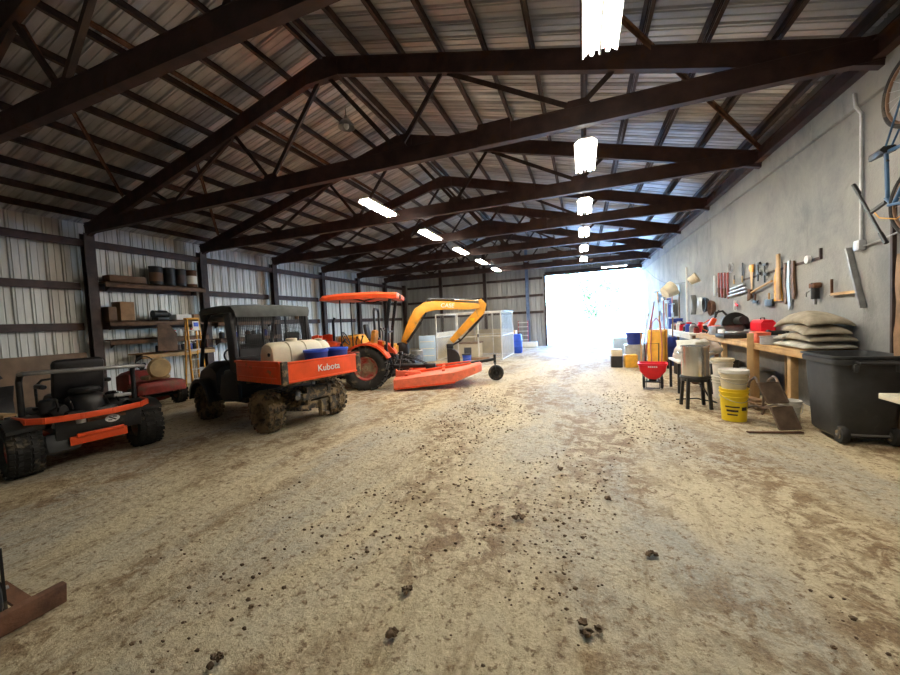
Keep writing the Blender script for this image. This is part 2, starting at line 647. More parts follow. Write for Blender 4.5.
def framing():
    for k, y in enumerate(TY):
        truss(y, k)
    # purlins
    n = 11
    for side, nm in ((-1, 'ribbed side wall slope'), (1, 'block wall slope')):
        L = 7.35
        for i in range(n):
            x = RX + side * (.10 + i * (L - .1) / (n - 1))
            m = MB()
            z = zroof(x) - .085
            m.bar((x, YN + .1, z), (x, YF - .1, z), .012, .14, (side * .26, 0, 1))
            m.bar((x + .02, YN + .1, z - .064), (x + .02, YF - .1, z - .064), .045, .012, (side * .26, 0, 1))
            m.bar((x - .03, YN + .1, z + .064), (x - .03, YF - .1, z + .064), .06, .012, (side * .26, 0, 1))
            w = ('ridge', 'ridge')[0]
            tag(m.build('roof_purlin', 'steel_dark', flat=True), '%s steel purlin down from the ridge, %s' % (ORD[i], nm), 'purlin', 'roof purlins')
    # ridge beam below the peak
    # roof bracing
    def brace(p, q, lab, mat='rust'):
        m = MB()
        m.bar(p, q, .07, .01, Z)
        m.bar(V(p) + V((0, 0, -.035)), V(q) + V((0, 0, -.035)), .01, .07, Z)
        tag(m.build('roof_brace', mat, flat=True), lab, 'brace', 'roof braces')

    def zc(x):
        return 6.50 - .26 * abs(x - RX)
    brace((.45, 5.0, zc(.45)), (3.2, 8.52, zc(3.2)), 'diagonal steel brace dropping to the block wall between second and third trusses')
    brace((-7.9, 5.75, zc(-7.9)), (-11.0, 8.6, zc(-11)), 'thin rusty diagonal brace above the left wall shelves' .replace('left wall', 'side wall'))
    brace((-6.3, 3.2, zc(-6.3) + .02), (-6.3, 22.5, zc(-6.3) + .02), 'long rusty lateral angle running the length of the shed under the roof')
    brace((-6.9, 2.8, zc(-6.9)), (-10.2, 5.6, zc(-10.2)), 'rusty diagonal brace between the two trusses nearest the camera')
    # posts on the left wall
    for k, y in enumerate(TY[1:] + [23.28]):
        t = thing('steel_post', '%s dark steel post along the ribbed side wall counting from the camera' % ORD[k], 'post', (-11.93, y, fz(y)), group='side wall posts')
        MB().ibeam((0, 0, 0), (0, 0, 4.30 - fz(y)), .22, .20, (1, 0, 0)).build('column', 'steel_dark', t, flat=True)
        MB().box((0, 0, .012), (.32, .3, .024)).build('base_plate', 'steel_dark', t)
    ys = [YN + .1] + TY + [23.3]
    ys = [ys[0]] + TY[1:] + [23.28]
    for k, (a, b) in enumerate(zip(ys, ys[1:])):
        for z, nm in ((2.98, 'upper'), (1.94, 'lower')):
            m = MB()
            m.box((-12.17, (a + b) / 2, z), (.10, b - a - .26, .02))
            m.box((-12.115, (a + b) / 2, z - .02), (.012, b - a - .26, .19))
            tag(m.build('wall_girt', 'steel_red', flat=True), '%s steel girt on the ribbed side wall, %s bay from the camera' % (nm, ORD[k]), 'girt', 'side wall girts')
    # end wall posts and girts
    for x, mt, lab in ((-9.1, 'steel_dark', 'dark steel post on the end wall between the corner and the kennel'), (-6.0, 'steel_dark', 'dark steel post on the end wall behind the excavator boom'),
                       (-3.25, 'steel_blue', 'blue-grey steel post on the end wall beside the big doorway')):
        t = thing('steel_post', lab, 'post', (x, YF - .24, fz(YF)))
        MB().ibeam((0, 0, 0), (0, 0, zroof(x) - fz(YF) - .2), .16, .18, (1, 0, 0)).build('column', mt, t, flat=True)
        MB().box((0, 0, .012), (.28, .28, .024)).build('base_plate', mt, t)
    xs = [-11.8, -9.1, -6.0, -3.25, -2.2]
    for a, b, bay in zip(xs, xs[1:], ('next to the corner', 'above the kennel', 'beside the blue-grey post', 'between blue-grey post and doorway')):
        for z, nm in ((4.06, 'top'), (3.0, 'middle'), (1.95, 'low')):
            m = MB()
            m.box(((a + b) / 2, YF - .07, z), (b - a - .2, .1, .02))
            m.box(((a + b) / 2, YF - .115, z - .02), (b - a - .2, .012, .15))
            tag(m.build('wall_girt', 'steel_dark', flat=True), '%s steel girt on the end wall %s' % (nm, bay), 'girt', 'end wall girts')


def light_fixture():
    t = thing('ceiling_light', 'x', 'ceiling light', group='fluorescent lights')
    m = MB()
    m.prism([(-.17, -.02), (-.10, .055), (.10, .055), (.17, -.02), (.163, -.026), (.095, .03), (-.095, .03), (-.163, -.026)], -.63, .63)
    m2 = MB()
    for v in m.bm.verts:
        v.co = V((v.co.x, v.co.y, v.co.z))
    m.build('housing', 'white', t, flat=True)
    for x in (-.075, .075):
        o = MB().lathe([(0, -.60), (.02, -.60), (.02, .60), (0, .60)], 10, (x, 0, -.012), 'y').build('tube', 'lens', t)
    MB().box((0, 0, -.012), (.02, 1.22, .05)).build('reflector', 'white', t)
    for y in (-.45, .45):
        MB().tube([(0, y, .05), (0, y, .16)], .008, 6).build('hanger', 'grey_met', t)
    return t


def lights():
    p = light_fixture()
    first = True
    spots = []
    names = ['nearest', 'second', 'third', 'fourth', 'fifth', 'sixth']
    for k in range(6):
        spots.append((.12 if k else .24, 3.72 + 2.985 * k if k else 3.52, 4.26, 0, 'lit fluorescent tube light in the row beside the block wall, %s to the camera' % names[k]))
    for k in range(5):
        spots.append((-4.28, 7.38 + 2.985 * k, 4.26, 0, 'lit fluorescent tube light hanging under the ridge, %s to the camera' % names[k]))
    spots.append((1.65, 21.4, 4.12, 90, 'lit fluorescent tube light set crosswise above the big doorway'))
    for x, y, z, a, lab in spots:
        if first:
            at(p, (x, y, z), R(a))
            p['label'] = lab
            first = False
        else:
            dup(p, (x, y, z), R(a), lab)
    # dead dome lamp at the ridge
    t = thing('dome_lamp', 'unlit round metal dome lamp hanging at the ridge', 'lamp', (-4.75, 6.95, 6.02))
    MB().lathe([(0, .20), (.03, .20), (.045, .12), (.10, .09), (.17, .0), (.18, -.06), (.172, -.06), (.16, 0), (.09, .075), (0, .08)], 20).build('lamp_shade', 'grey_met', t)
    MB().sph((0, 0, -.02), (.06, .06, .08), 10).build('bulb', 'white', t)
    MB().tube([(0, 0, .2), (0, 0, .42)], .012, 6).build('stem', 'grey_met', t)
    t = thing('hanging_flood_lamp', 'small unlit flood lamp under the far ridge lights', 'lamp', (-4.0, 17.0, 4.2))
    MB().lathe([(0, .1), (.06, .1), (.13, 0), (.12, 0), (.05, .08), (0, .08)], 14).build('lamp_shade', 'galv', t)
    MB().tube([(0, 0, .1), (0, 0, .3)], .012, 6).build('stem', 'grey_met', t)


floor()
walls()
framing()
lights()


# ---------------------------------------------------------------- wheels
def tyre(m, r, w, rr, lugs=18, lug=.03, style='bar', n=36, o=(0, 0, 0)):
    """tyre round the y axis through o"""
    h = w / 2
    prof = [(rr, -h * .72), (rr + (r - rr) * .25, -h * .95), (rr + (r - rr) * .62, -h), (r - .03, -h * .90), (r - .008, -h * .62), (r, 0)]
    prof = prof + [(a, -b) for a, b in prof[::-1][1:]] + [(rr, h * .72), (rr - .01, 0), (rr, -h * .72)]
    m.lathe(prof, n, o, 'y')
    o = V(o)
    for i in range(lugs):
        a = 2 * math.pi * i / lugs
        if style == 'bar':
            for s in (-1, 1):
                aa = a + (math.pi / lugs if s > 0 else 0)
                p = V((math.cos(aa) * (r + lug * .1), s * .01, math.sin(aa) * (r + lug * .1)))
                a2 = aa + .55 * 2 * math.pi / lugs * 1.5
                q = V((math.cos(a2) * (r - lug * .5), s * h * .96, math.sin(a2) * (r - lug * .5)))
                up = V((math.cos((aa + a2) / 2), 0, math.sin((aa + a2) / 2)))
                m.bar(o + p, o + q, r * .085, lug * 1.6, up)
        else:
            for j in range(5):
                yy = (-.8 + .4 * j) * h
                aa = a + (math.pi / lugs if j % 2 else 0)
                c = V((math.cos(aa) * (r + lug * .15), yy, math.sin(aa) * (r + lug * .15)))
                if abs(yy) > .7 * h:
                    c = V((math.cos(aa) * (r - lug * .5), yy, math.sin(aa) * (r - lug * .5)))
                m.box(o + c, (lug * .9, h * .30, 2 * math.pi * r / lugs * .62), (0, -aa, .35 if j % 2 else -.35), 0)
    return m


def rim(m, rr, w, side, o=(0, 0, 0), bolts=5):
    """dished rim, outer face towards side*y"""
    s = side
    d = w / 2
    prof = [(rr, s * d * .70), (rr * .95, s * d * .74), (rr * .90, s * d * .60), (rr * .84, s * d * .25), (rr * .5, s * d * .10), (rr * .42, s * d * .30), (rr * .16, s * d * .32), (rr * .14, s * d * .55), (0, s * d * .56)]
    m.lathe(prof, 28, o, 'y')
    m.lathe([(rr, -s * d * .70), (rr * .84, -s * d * .2), (0, -s * d * .1)], 24, o, 'y')
    o = V(o)
    for i in range(bolts):
        a = 2 * math.pi * i / bolts
        c = o + V((math.cos(a) * rr * .32, s * d * .32, math.sin(a) * rr * .32))
        m.cyl(c, c + V((0, s * .025, 0)), .014, n=6)
    return m


def wheel(parent, name, o, r, w, rr, side, tm, rm, **kw):
    t = tyre(MB(), r, w, rr, o=o, **kw).build(name, tm, parent)
    rim(MB(), rr, w, side, o).build('rim', rm, t)
    return t


# ---------------------------------------------------------------- utility vehicle
def utv():
    t = thing('utility_vehicle', 'muddy orange utility vehicle with black canvas cab roof and dump bed', 'utility vehicle', (-4.61, 4.91, 0), R(166.5))
    RR, W = .33, .27
    for x in (0, 1.98):
        for s in (-1, 1):
            wheel(t, 'wheel', (x, s * .605, RR - .015), RR, W, .16, s, 'rubber_mud', 'rim_mud', lugs=20, lug=.028, style='block')
    # frame, axle, springs, hitch
    m = MB()
    for s in (-1, 1):
        m.bar((-.55, s * .28, .52), (2.3, s * .28, .47), .07, .10)
    for x in (-.5, .0, .6, 1.4, 2.1):
        m.bar((x, -.3, .50), (x, .3, .50), .08, .07)
    m.bar((.25, 0, .42), (.9, 0, .40), .40, .30)
    m.box((.05, -.02, .34), (.26, .30, .24), bev=.05)
    m.cyl((0, -.5, RR), (0, .5, RR), .055)
    m.cyl((1.98, -.5, RR), (1.98, .5, RR), .045)
    m.build('chassis', 'mudmetal', t)
    m = MB()
    m.box((-.52, 0, .40), (.05, .42, .05))
    m.box((-.58, .0, .30), (.09, .09, .26))
    m.box((-.63, .0, .22), (.16, .07, .05))
    for s in (-1, 1):
        m.bar((-.50, s * .20, .28), (-.50, s * .20, .66), .06, .06, (1, 0, 0))
        m.bar((-.48, s * .20, .30), (0, s * .42, .30), .05, .05)
    m.bar((-.50, -.36, .30), (-.50, .36, .36), .045, .06)
    m.bar((-.50, -.38, .52), (-.50, .38, .52), .04, .05)
    m.box((-.56, -.22, .33), (.05, .12, .22), bev=.01)
    m.build('hitch', 'mudmetal', t)
    for s in (-1, 1):
        pts = []
        for i in range(60):
            a = i / 60 * 2 * math.pi * 6
            pts.append((-.18 + .05 * math.cos(a), s * .36 + .05 * math.sin(a), .38 + .32 * i / 60))
        MB().tube(pts, .011, 6).build('coil_spring', 'mudmetal', t)
    MB().cyl((-.42, -.26, .58), (-.42, .20, .58), .085, n=16).build('muffler', 'mudmetal', t)
    MB().cyl((-.40, .30, .60), (-.66, .48, .55), .035, n=12).build('exhaust_pipe', 'grey_met', t)
    # dump bed
    x0, x1, z0, z1, hw = -.70, .58, .80, 1.12, .74
    m = MB()
    m.box(((x0 + x1) / 2, 0, z0 + .015), (x1 - x0, 2 * hw, .03))
    for x in (-.5, 0, .45):
        m.box((x, 0, z0 - .03), (.06, 1.3, .06))
    bed = m.build('bed_floor', 'mudmetal', t)
    for s in (-1, 1):
        m = MB()
        m.box(((x0 + x1) / 2, s * hw, (z0 + z1) / 2), (x1 - x0 - .04, .03, z1 - z0), bev=.008)
        m.bar((x0 + .02, s * hw, z1), (x1, s * hw, z1), .06, .03)
        m.bar((x0 + .1, s * (hw + .02), z0 + .08), (x1 - .1, s * (hw + .02), z0 + .08), .012, .02)
        m.bar((x0 + .1, s * (hw + .02), z1 - .08), (x1 - .1, s * (hw + .02), z1 - .08), .012, .02)
        m.build('bed_side', 'orange', t)
    MB().box((x1, 0, (z0 + z1) / 2 + .03), (.03, 2 * hw, z1 - z0 + .06)).build('bed_front', 'black', t)
    m = MB()
    m.box((x0, 0, (z0 + z1) / 2), (.035, 2 * hw - .18, z1 - z0), bev=.01)
    for z in (z0 + .02, z1 - .02):
        m.box((x0 - .012, 0, z), (.04, 2 * hw - .18, .035), bev=.008)
    tg = m.build('tailgate', 'orange_c', t)
    for s in (-1, 1):
        m = MB()
        m.box((x0 - .004, s * (hw - .045), (z0 + z1) / 2), (.05, .10, z1 - z0 + .02), bev=.012)
        m.cyl((x0 - .04, s * (hw - .045), z1 - .06), (x0 - .01, s * (hw - .045), z1 - .06), .025, n=8)
        m.build('tailgate_latch', 'mudmetal', tg)
    text_mesh('Kubota', .145, .002, 'lettering', 'white', tg, Matrix.Translation((x0 - .036, -.06, (z0 + z1) / 2 + .0)) @ Euler((R(90), 0, R(-90))).to_matrix().to_4x4())
    m = MB()
    for y in (-.58, -.50, -.42):
        m.box((x0 - .024, y, .93), (.006, .05, .10), (R(20), 0, 0))
    # cab
    hw = .70
    m = MB()
    m.box((1.05, 0, .46), (1.15, 1.36, .08))
    m.prism([(.62, .48), (1.2, .48), (1.2, .78), (.62, .84)], -.68, .68, bev=.03)
    m.build('cab_floor', 'black_pl', t)
    for s in (-1, 1):
        m = MB()
        m.prism([(.60, .45), (1.10, .40), (1.24, .52), (1.14, .86), (.78, .96), (.60, .92)], s * .66, s * .74, bev=.02)
        m.build('side_panel', 'black_pl', t)
        m = MB()
        pts = []
        for i in range(17):
            a = math.pi * i / 16
            pts.append((1.98 + .42 * math.cos(a), .36 + .40 * math.sin(a)))
        inner = [(1.98 + .36 * math.cos(math.pi * i / 16), .36 + .34 * math.sin(math.pi * i / 16)) for i in range(16, -1, -1)]
        m.prism(pts + inner, s * .44, s * .78, bev=.006)
        m.build('fender', 'black_pl', t)
    m = MB()
    sec = []
    for x, z, w in ((1.50, .98, .66), (1.66, 1.06, .66), (1.9, 1.06, .62), (2.35, .96, .56), (2.56, .78, .52), (2.58, .50, .52)):
        sec.append([(x, -w, .42), (x, -w, z - .10), (x, -w + .12, z), (x, w - .12, z), (x, w, z - .10), (x, w, .42)])
    m.loft(sec)
    m.build('hood', 'black_pl', t)
    for y in (-.36, .36):
        m = MB().box((1.02, y, .87), (.50, .58, .13), bev=.05)
        m.box((.74, y, 1.14), (.13, .56, .50), (0, -.16, 0), bev=.05)
        m.build('seat', 'vinyl', t)
    # steering wheel (driver on the camera side)
    pts = []
    for i in range(20):
        a = 2 * math.pi * i / 20
        pts.append((1.42 + .10 * math.cos(a), .34 + .185 * math.sin(a), 1.14 + .15 * math.cos(a)))
    m = MB().tube(pts, .016, 8, True)
    for i in (0, 7, 13):
        m.bar(pts[i], (1.44, .34, 1.12), .03, .012)
    m.bar((1.44, .34, 1.12), (1.66, .34, .92), .05, .05)
    m.build('steering_wheel', 'black', t)
    # roll frame
    m = MB()
    for s in (-1, 1):
        m.tube([(.66, s * .68, .60), (.66, s * .69, 1.0), (.70, s * .68, 1.55), (.76, s * .65, 1.88), (.84, s * .62, 1.95), (1.2, s * .62, 1.97), (1.62, s * .62, 1.95), (1.74, s * .64, 1.86), (1.90, s * .66, 1.45), (2.02, s * .67, .98)], .034, 10)
    for x, z in ((.84, 1.95), (1.62, 1.95), (.66, 1.02)):
        m.bar((x, -.62, z), (x, .62, z), .05, .05)
    m.build('roll_frame', 'black', t)
    # canvas pillar boots
    for s in (-1, 1):
        MB().prism([(.60, .62), (.80, .62), (.82, 1.45), (.92, 1.92), (.70, 1.92), (.62, 1.4)], s * .665, s * .735, bev=.02).build('pillar_cover', 'vinyl', t)
    # canvas roof: gently sagging sheet with thickness and drop skirt
    secs = []
    for x, z, w in ((.60, 1.94, .70), (.66, 2.02, .73), (.95, 2.05, .74), (1.3, 2.045, .74), (1.68, 2.03, .74), (1.80, 1.99, .73), (1.84, 1.90, .71)):
        top = [(x, w * math.cos(a) if 0 else -w + 2 * w * i / 10, z + .03 * math.sin(math.pi * i / 10) - (.02 if i % 5 == 0 and 0 < i < 10 else 0)) for i, a in ((i, 0) for i in range(11))]
        bot = [(x, w - .02, z - .10), (x, -w + .02, z - .10)]
        secs.append(top + bot)
    MB().loft(secs).build('cab_roof', 'canvas', t)
    # mesh rear window in frame
    m = MB()
    for z in (1.12, 1.88):
        m.bar((.62, -.64, z), (.66, .64, z), .03, .035)
    for y in (-.64, -.22, .22, .64):
        m.bar((.63, y, 1.12), (.65, y, 1.88), .025, .03, (1, 0, 0))
    wf = m.build('rear_screen_frame', 'black', t)
    m = MB()
    for i in range(1, 40):
        y = -.63 + 1.26 * i / 40
        m.bar((.638, y, 1.12), (.648, y, 1.88), .009, .004, (1, 0, 0))
    for i in range(1, 30):
        z = 1.12 + .76 * i / 30
        m.bar((.643, -.63, z), (.643, .63, z), .004, .008)
    m.build('mesh', 'black', wf, flat=True)
    m = MB()
    m.prism([(.60, .98), (.605, .98), (.62, 1.30), (.612, 1.30)], -.64, .64)
    m.build('rear_curtain', 'vinyl', wf)
    # headrest hoops
    for y in (-.36, .36):
        MB().box((.70, y, 1.45), (.10, .30, .20), (0, -.16, 0), bev=.04).build('headrest', 'vinyl', t)


def spray_tank():
    f, l = V((-.972, .234, 0)), V((-.234, -.972, 0))
    o = V((-4.61, 4.91, 0))

    def loc(x, y, z):
        p = o + f * x + l * y
        return (p.x, p.y, z)
    t = thing('spray_tank', 'large cream poly tank lying in the orange truck bed near the cab side', 'tank', loc(-.03, .10, .832), R(166.5))
    m = MB()
    secs = []
    for y in (-.48, -.46, -.38, -.13, -.12, -.10, -.09, .16, .17, .19, .20, .40, .46, .48):
        k = {-.48: .55, -.46: .85, -.12: .93, -.10: .93, .17: .93, .19: .93, .46: .88, .48: .6}.get(y, 1)
        pts = []
        for i in range(20):
            a = 2 * math.pi * i / 20
            pts.append((k * .21 * math.copysign(abs(math.cos(a)) ** .75, math.cos(a)), y, .285 + k * .285 * math.copysign(abs(math.sin(a)) ** .75, math.sin(a))))
        secs.append(pts)
    m.loft(secs)
    m.build('tank_body', 'cream', t)
    MB().lathe([(0, 0), (.09, 0), (.09, .05), (.075, .06), (0, .065)], 18, (0, .02, .555)).build('lid', 'cream_b', t)
    MB().lathe([(0, 0), (.03, 0), (.03, .02), (0, .02)], 12, (-.1, .47, .38), 'y').build('port', 'black_pl', t)
    t = thing('spray_tank', 'smaller cream poly tank behind two blue tubs in the truck bed', 'tank', loc(.18, -.56, .832), R(166.5))
    m = MB()
    secs = []
    for y, k in ((-.15, .6), (-.14, .88), (-.10, 1), (.09, 1), (.12, .9), (.13, .6)):
        secs.append([(k * .2 * math.cos(2 * math.pi * i / 18), y, .27 + k * .27 * math.sin(2 * math.pi * i / 18)) for i in range(18)])
    m.loft(secs)
    m.build('tank_body', 'cream', t)
    MB().lathe([(0, 0), (.07, 0), (.07, .04), (0, .05)], 16, (0, 0, .53)).build('lid', 'cream_b', t)
    for k, (y, lab) in enumerate(((.10, 'round blue tub in the truck bed beside the large cream tank'), (-.315, 'round blue tub at the bed corner away from the large tank'))):
        t = thing('tub', lab, 'tub', loc(-.475, y - .12, .832), group='blue tubs')
        MB().lathe([(0, 0), (.165, 0), (.175, .10), (.172, .12), (.18, .22), (.177, .24), (.187, .36), (.192, .375), (.192, .395), (.178, .395), (.165, .06), (0, .05)], 26).build('body', 'blue_d', t)
        MB().lathe([(0, .372), (.196, .372), (.2, .39), (.198, .412), (.17, .416), (.165, .402), (0, .402)], 26).build('lid', 'blue', t)

    t = thing('toolbox', 'black lidded toolbox in the truck bed between the cab and the large cream tank', 'toolbox', loc(.385, .40, .832), R(166.5))
    MB().box((0, 0, .14), (.30, .56, .28), bev=.015).build('body', 'black_pl', t)
    MB().prism([(-.155, .28), (.155, .28), (.155, .33), (-.10, .31)], -.285, .285, bev=.006).build('lid', 'vinyl', t)


# ---------------------------------------------------------------- zero turn mower
def mower():
    t = thing('ride_on_mower', 'orange and black zero turn ride-on mower with engine facing out', 'mower', (-6.28, 2.82, 0), R(170))
    for s in (-1, 1):
        wheel(t, 'rear_wheel', (0, s * .60, .305), .31, .30, .155, s, 'rubber', 'rim_red', lugs=26, lug=.016, style='block')
        w = wheel(t, 'caster_wheel', (1.52, s * .45, .16), .165, .15, .08, s, 'rubber', 'rim_red', lugs=0, style='block')
        m = MB()
        m.bar((1.52, s * .45 - .10, .16), (1.52, s * .45 - .10, .36), .05, .012, (1, 0, 0))
        m.bar((1.52, s * .45 + .10, .16), (1.52, s * .45 + .10, .36), .05, .012, (1, 0, 0))
        m.box((1.52, s * .45, .37), (.06, .24, .02))
        m.cyl((1.52, s * .45, .37), (1.52, s * .45, .52), .03)
        m.build('caster_fork', 'black', t)
    m = MB()
    for s in (-1, 1):
        m.bar((-.25, s * .26, .40), (1.5, s * .26, .46), .06, .08)
        m.bar((1.46, s * .26, .46), (1.52, s * .47, .47), .06, .06)
    m.bar((1.46, -.3, .46), (1.46, .3, .46), .07, .07)
    m.box((-.02, 0, .34), (.34, .62, .18), bev=.02)
    m.build('chassis', 'black', t)
    # rear guard: orange bent bar
    m = MB()
    path = [(.10, .62, .66), (-.22, .58, .66), (-.36, .46, .655), (-.42, .15, .645), (-.42, -.15, .645), (-.36, -.46, .655), (-.22, -.58, .66), (.10, -.62, .66)]
    for a, b in zip(path, path[1:]):
        m.bar(V(a) + (V(a) - V(b)).normalized() * .02, V(b) + (V(b) - V(a)).normalized() * .02, .03, .075, bev=.006)
    m.build('rear_guard', 'orange_c', t)
    m = MB()
    m.bar((-.33, -.30, .34), (-.33, .26, .34), .03, .11, bev=.008)
    m.bar((-.36, -.26, .40), (-.36, .20, .40), .03, .05, bev=.008)
    m.build('bumper_plate', 'orange_c', t)
    m = MB()
    m.box((-.30, -.05, .50), (.03, .84, .26), bev=.01)
    rp = m.build('rear_panel', 'black', t)
    m = MB().lathe([(0, 0), (1, 0), (1, .006), (0, .006)], 28, (0, 0, 0), 'x')
    for v in m.bm.verts:
        v.co = (v.co.x - .324, v.co.y * .075 - .16, v.co.z * .048 + .53)
    m.build('badge', 'white', rp)
    m = MB()
    for y0, y1, z0, z1 in ((-.205, -.165, .545, .552), (-.155, -.115, .508, .515)):
        m.bar((-.3255, y0, z0), (-.3255, y1, z1), .012, .004, (1, 0, 0))
    m.bar((-.3255, -.195, .508), (-.3255, -.125, .552), .016, .004, (1, 0, 0))
    m.build('badge_emblem', 'black', rp)
    # engine
    m = MB()
    m.box((-.10, 0, .62), (.34, .50, .16), bev=.03)
    m.lathe([(0, .0), (.19, 0), (.20, .10), (.19, .18), (.15, .22), (.08, .24), (0, .245)], 22, (-.08, .02, .66))
    m.box((-.06, -.24, .68), (.20, .16, .18), (.5, 0, 0), bev=.02)
    m.box((-.06, .26, .68), (.20, .16, .18), (-.5, 0, 0), bev=.02)
    m.build('engine', 'black', t)
    m = MB()
    m.lathe([(0, 0), (.15, 0), (.16, .03), (.14, .06), (.05, .07), (0, .07)], 20, (-.08, .02, .905))
    m.build('engine_screen', 'black_pl', t)
    MB().cyl((-.26, -.30, .56), (-.26, .08, .56), .06, n=14).build('muffler', 'rust', t)
    MB().lathe([(0, 0), (.085, 0), (.09, .14), (.07, .16), (0, .17)], 16, (.02, .34, .70)).build('air_cleaner', 'black_pl', t)
    MB().lathe([(0, 0), (.05, 0), (.05, .10), (0, .10)], 12, (-.30, .14, .545)).build('oil_filter', 'white', t)
    m = MB()
    for i in range(6):
        a = i * 1.1
        m.tube([(-.2 + .05 * math.cos(a), -.3 + .12 * i, .72), (-.24, -.24 + .11 * i, .80 + .03 * math.sin(a * 2)), (-.12, -.2 + .10 * i, .86), (.06, -.18 + .08 * i, .8)], .012, 6)
    m.build('hoses', 'black', t)
    m = MB()
    m.box((-.14, -.30, .80), (.16, .22, .05), (.1, .1, .3), bev=.01)
    m.box((-.20, .02, .63), (.08, .30, .05), bev=.01)
    m.build('engine_bracket', 'grey_met', t)
    for s in (-1, 1):
        m = MB()
        secs = []
        for x, z in ((-.26, .60), (-.12, .68), (.14, .70), (.36, .60), (.46, .44)):
            secs.append([(x, s * .44, z), (x, s * .74, z - .02), (x, s * .74, z - .06), (x, s * .44, z - .05)])
        m.loft(secs)
        m.build('fender', 'black_pl', t)
        m = MB()
        m.box((.36, s * .40, .60), (.62, .20, .26), bev=.06)
        m.build('fuel_tank', 'black_pl', t)
        m = MB()
        m.tube([(.72, s * .30, .62), (.74, s * .30, .98), (.72, s * .24, 1.06), (.72, s * .06, 1.07)], .016, 8)
        m.build('steering_lever', 'black', t)
        MB().lathe([(0, 0), (.045, 0), (.045, .03), (0, .035)], 12, (.2, s * .40, .73)).build('fuel_cap', 'black', t)
    m = MB()
    m.box((.46, 0, .80), (.50, .52, .14), bev=.06)
    m.box((.20, 0, 1.08), (.13, .52, .54), (0, -.22, 0), bev=.06)
    for s in (-1, 1):
        m.box((.40, s * .32, 1.0), (.32, .07, .06), bev=.025)
    m.build('seat', 'vinyl', t)
    # folded roll bar
    MB().tube([(.10, .55, .55), (.10, .55, 1.12), (.02, .55, 1.20), (-.12, .55, 1.22)], .030, 10).build('roll_bar_post', 'black', t)
    MB().tube([(.10, -.55, .55), (.10, -.55, 1.12), (.02, -.55, 1.18), (-.12, -.55, 1.19)], .030, 10).build('roll_bar_post', 'black', t)
    m = MB()
    m.tube([(-.02, .56, 1.21), (-.26, .56, 1.23), (-.32, .48, 1.23), (-.32, -.48, 1.19), (-.26, -.56, 1.18), (-.02, -.56, 1.18)], .026, 10)
    m.build('roll_bar', 'grey_met', t)
    m = MB()
    m.box((.84, 0, .22), (.86, 1.36, .16), bev=.05)
    m.box((.80, .0, .31), (.40, 1.2, .05), bev=.02)
    m.build('mower_deck', 'orange', t)
    m = MB()
    m.box((1.16, 0, .47), (.48, .50, .03), bev=.008)
    m.build('foot_plate', 'black', t)
    # discharge flap / dark cover at the rear
    m = MB()
    m.box((-.20, .30, .33), (.22, .36, .26), (0, .25, .1), bev=.08)
    m.build('rear_cover', 'bin', t)


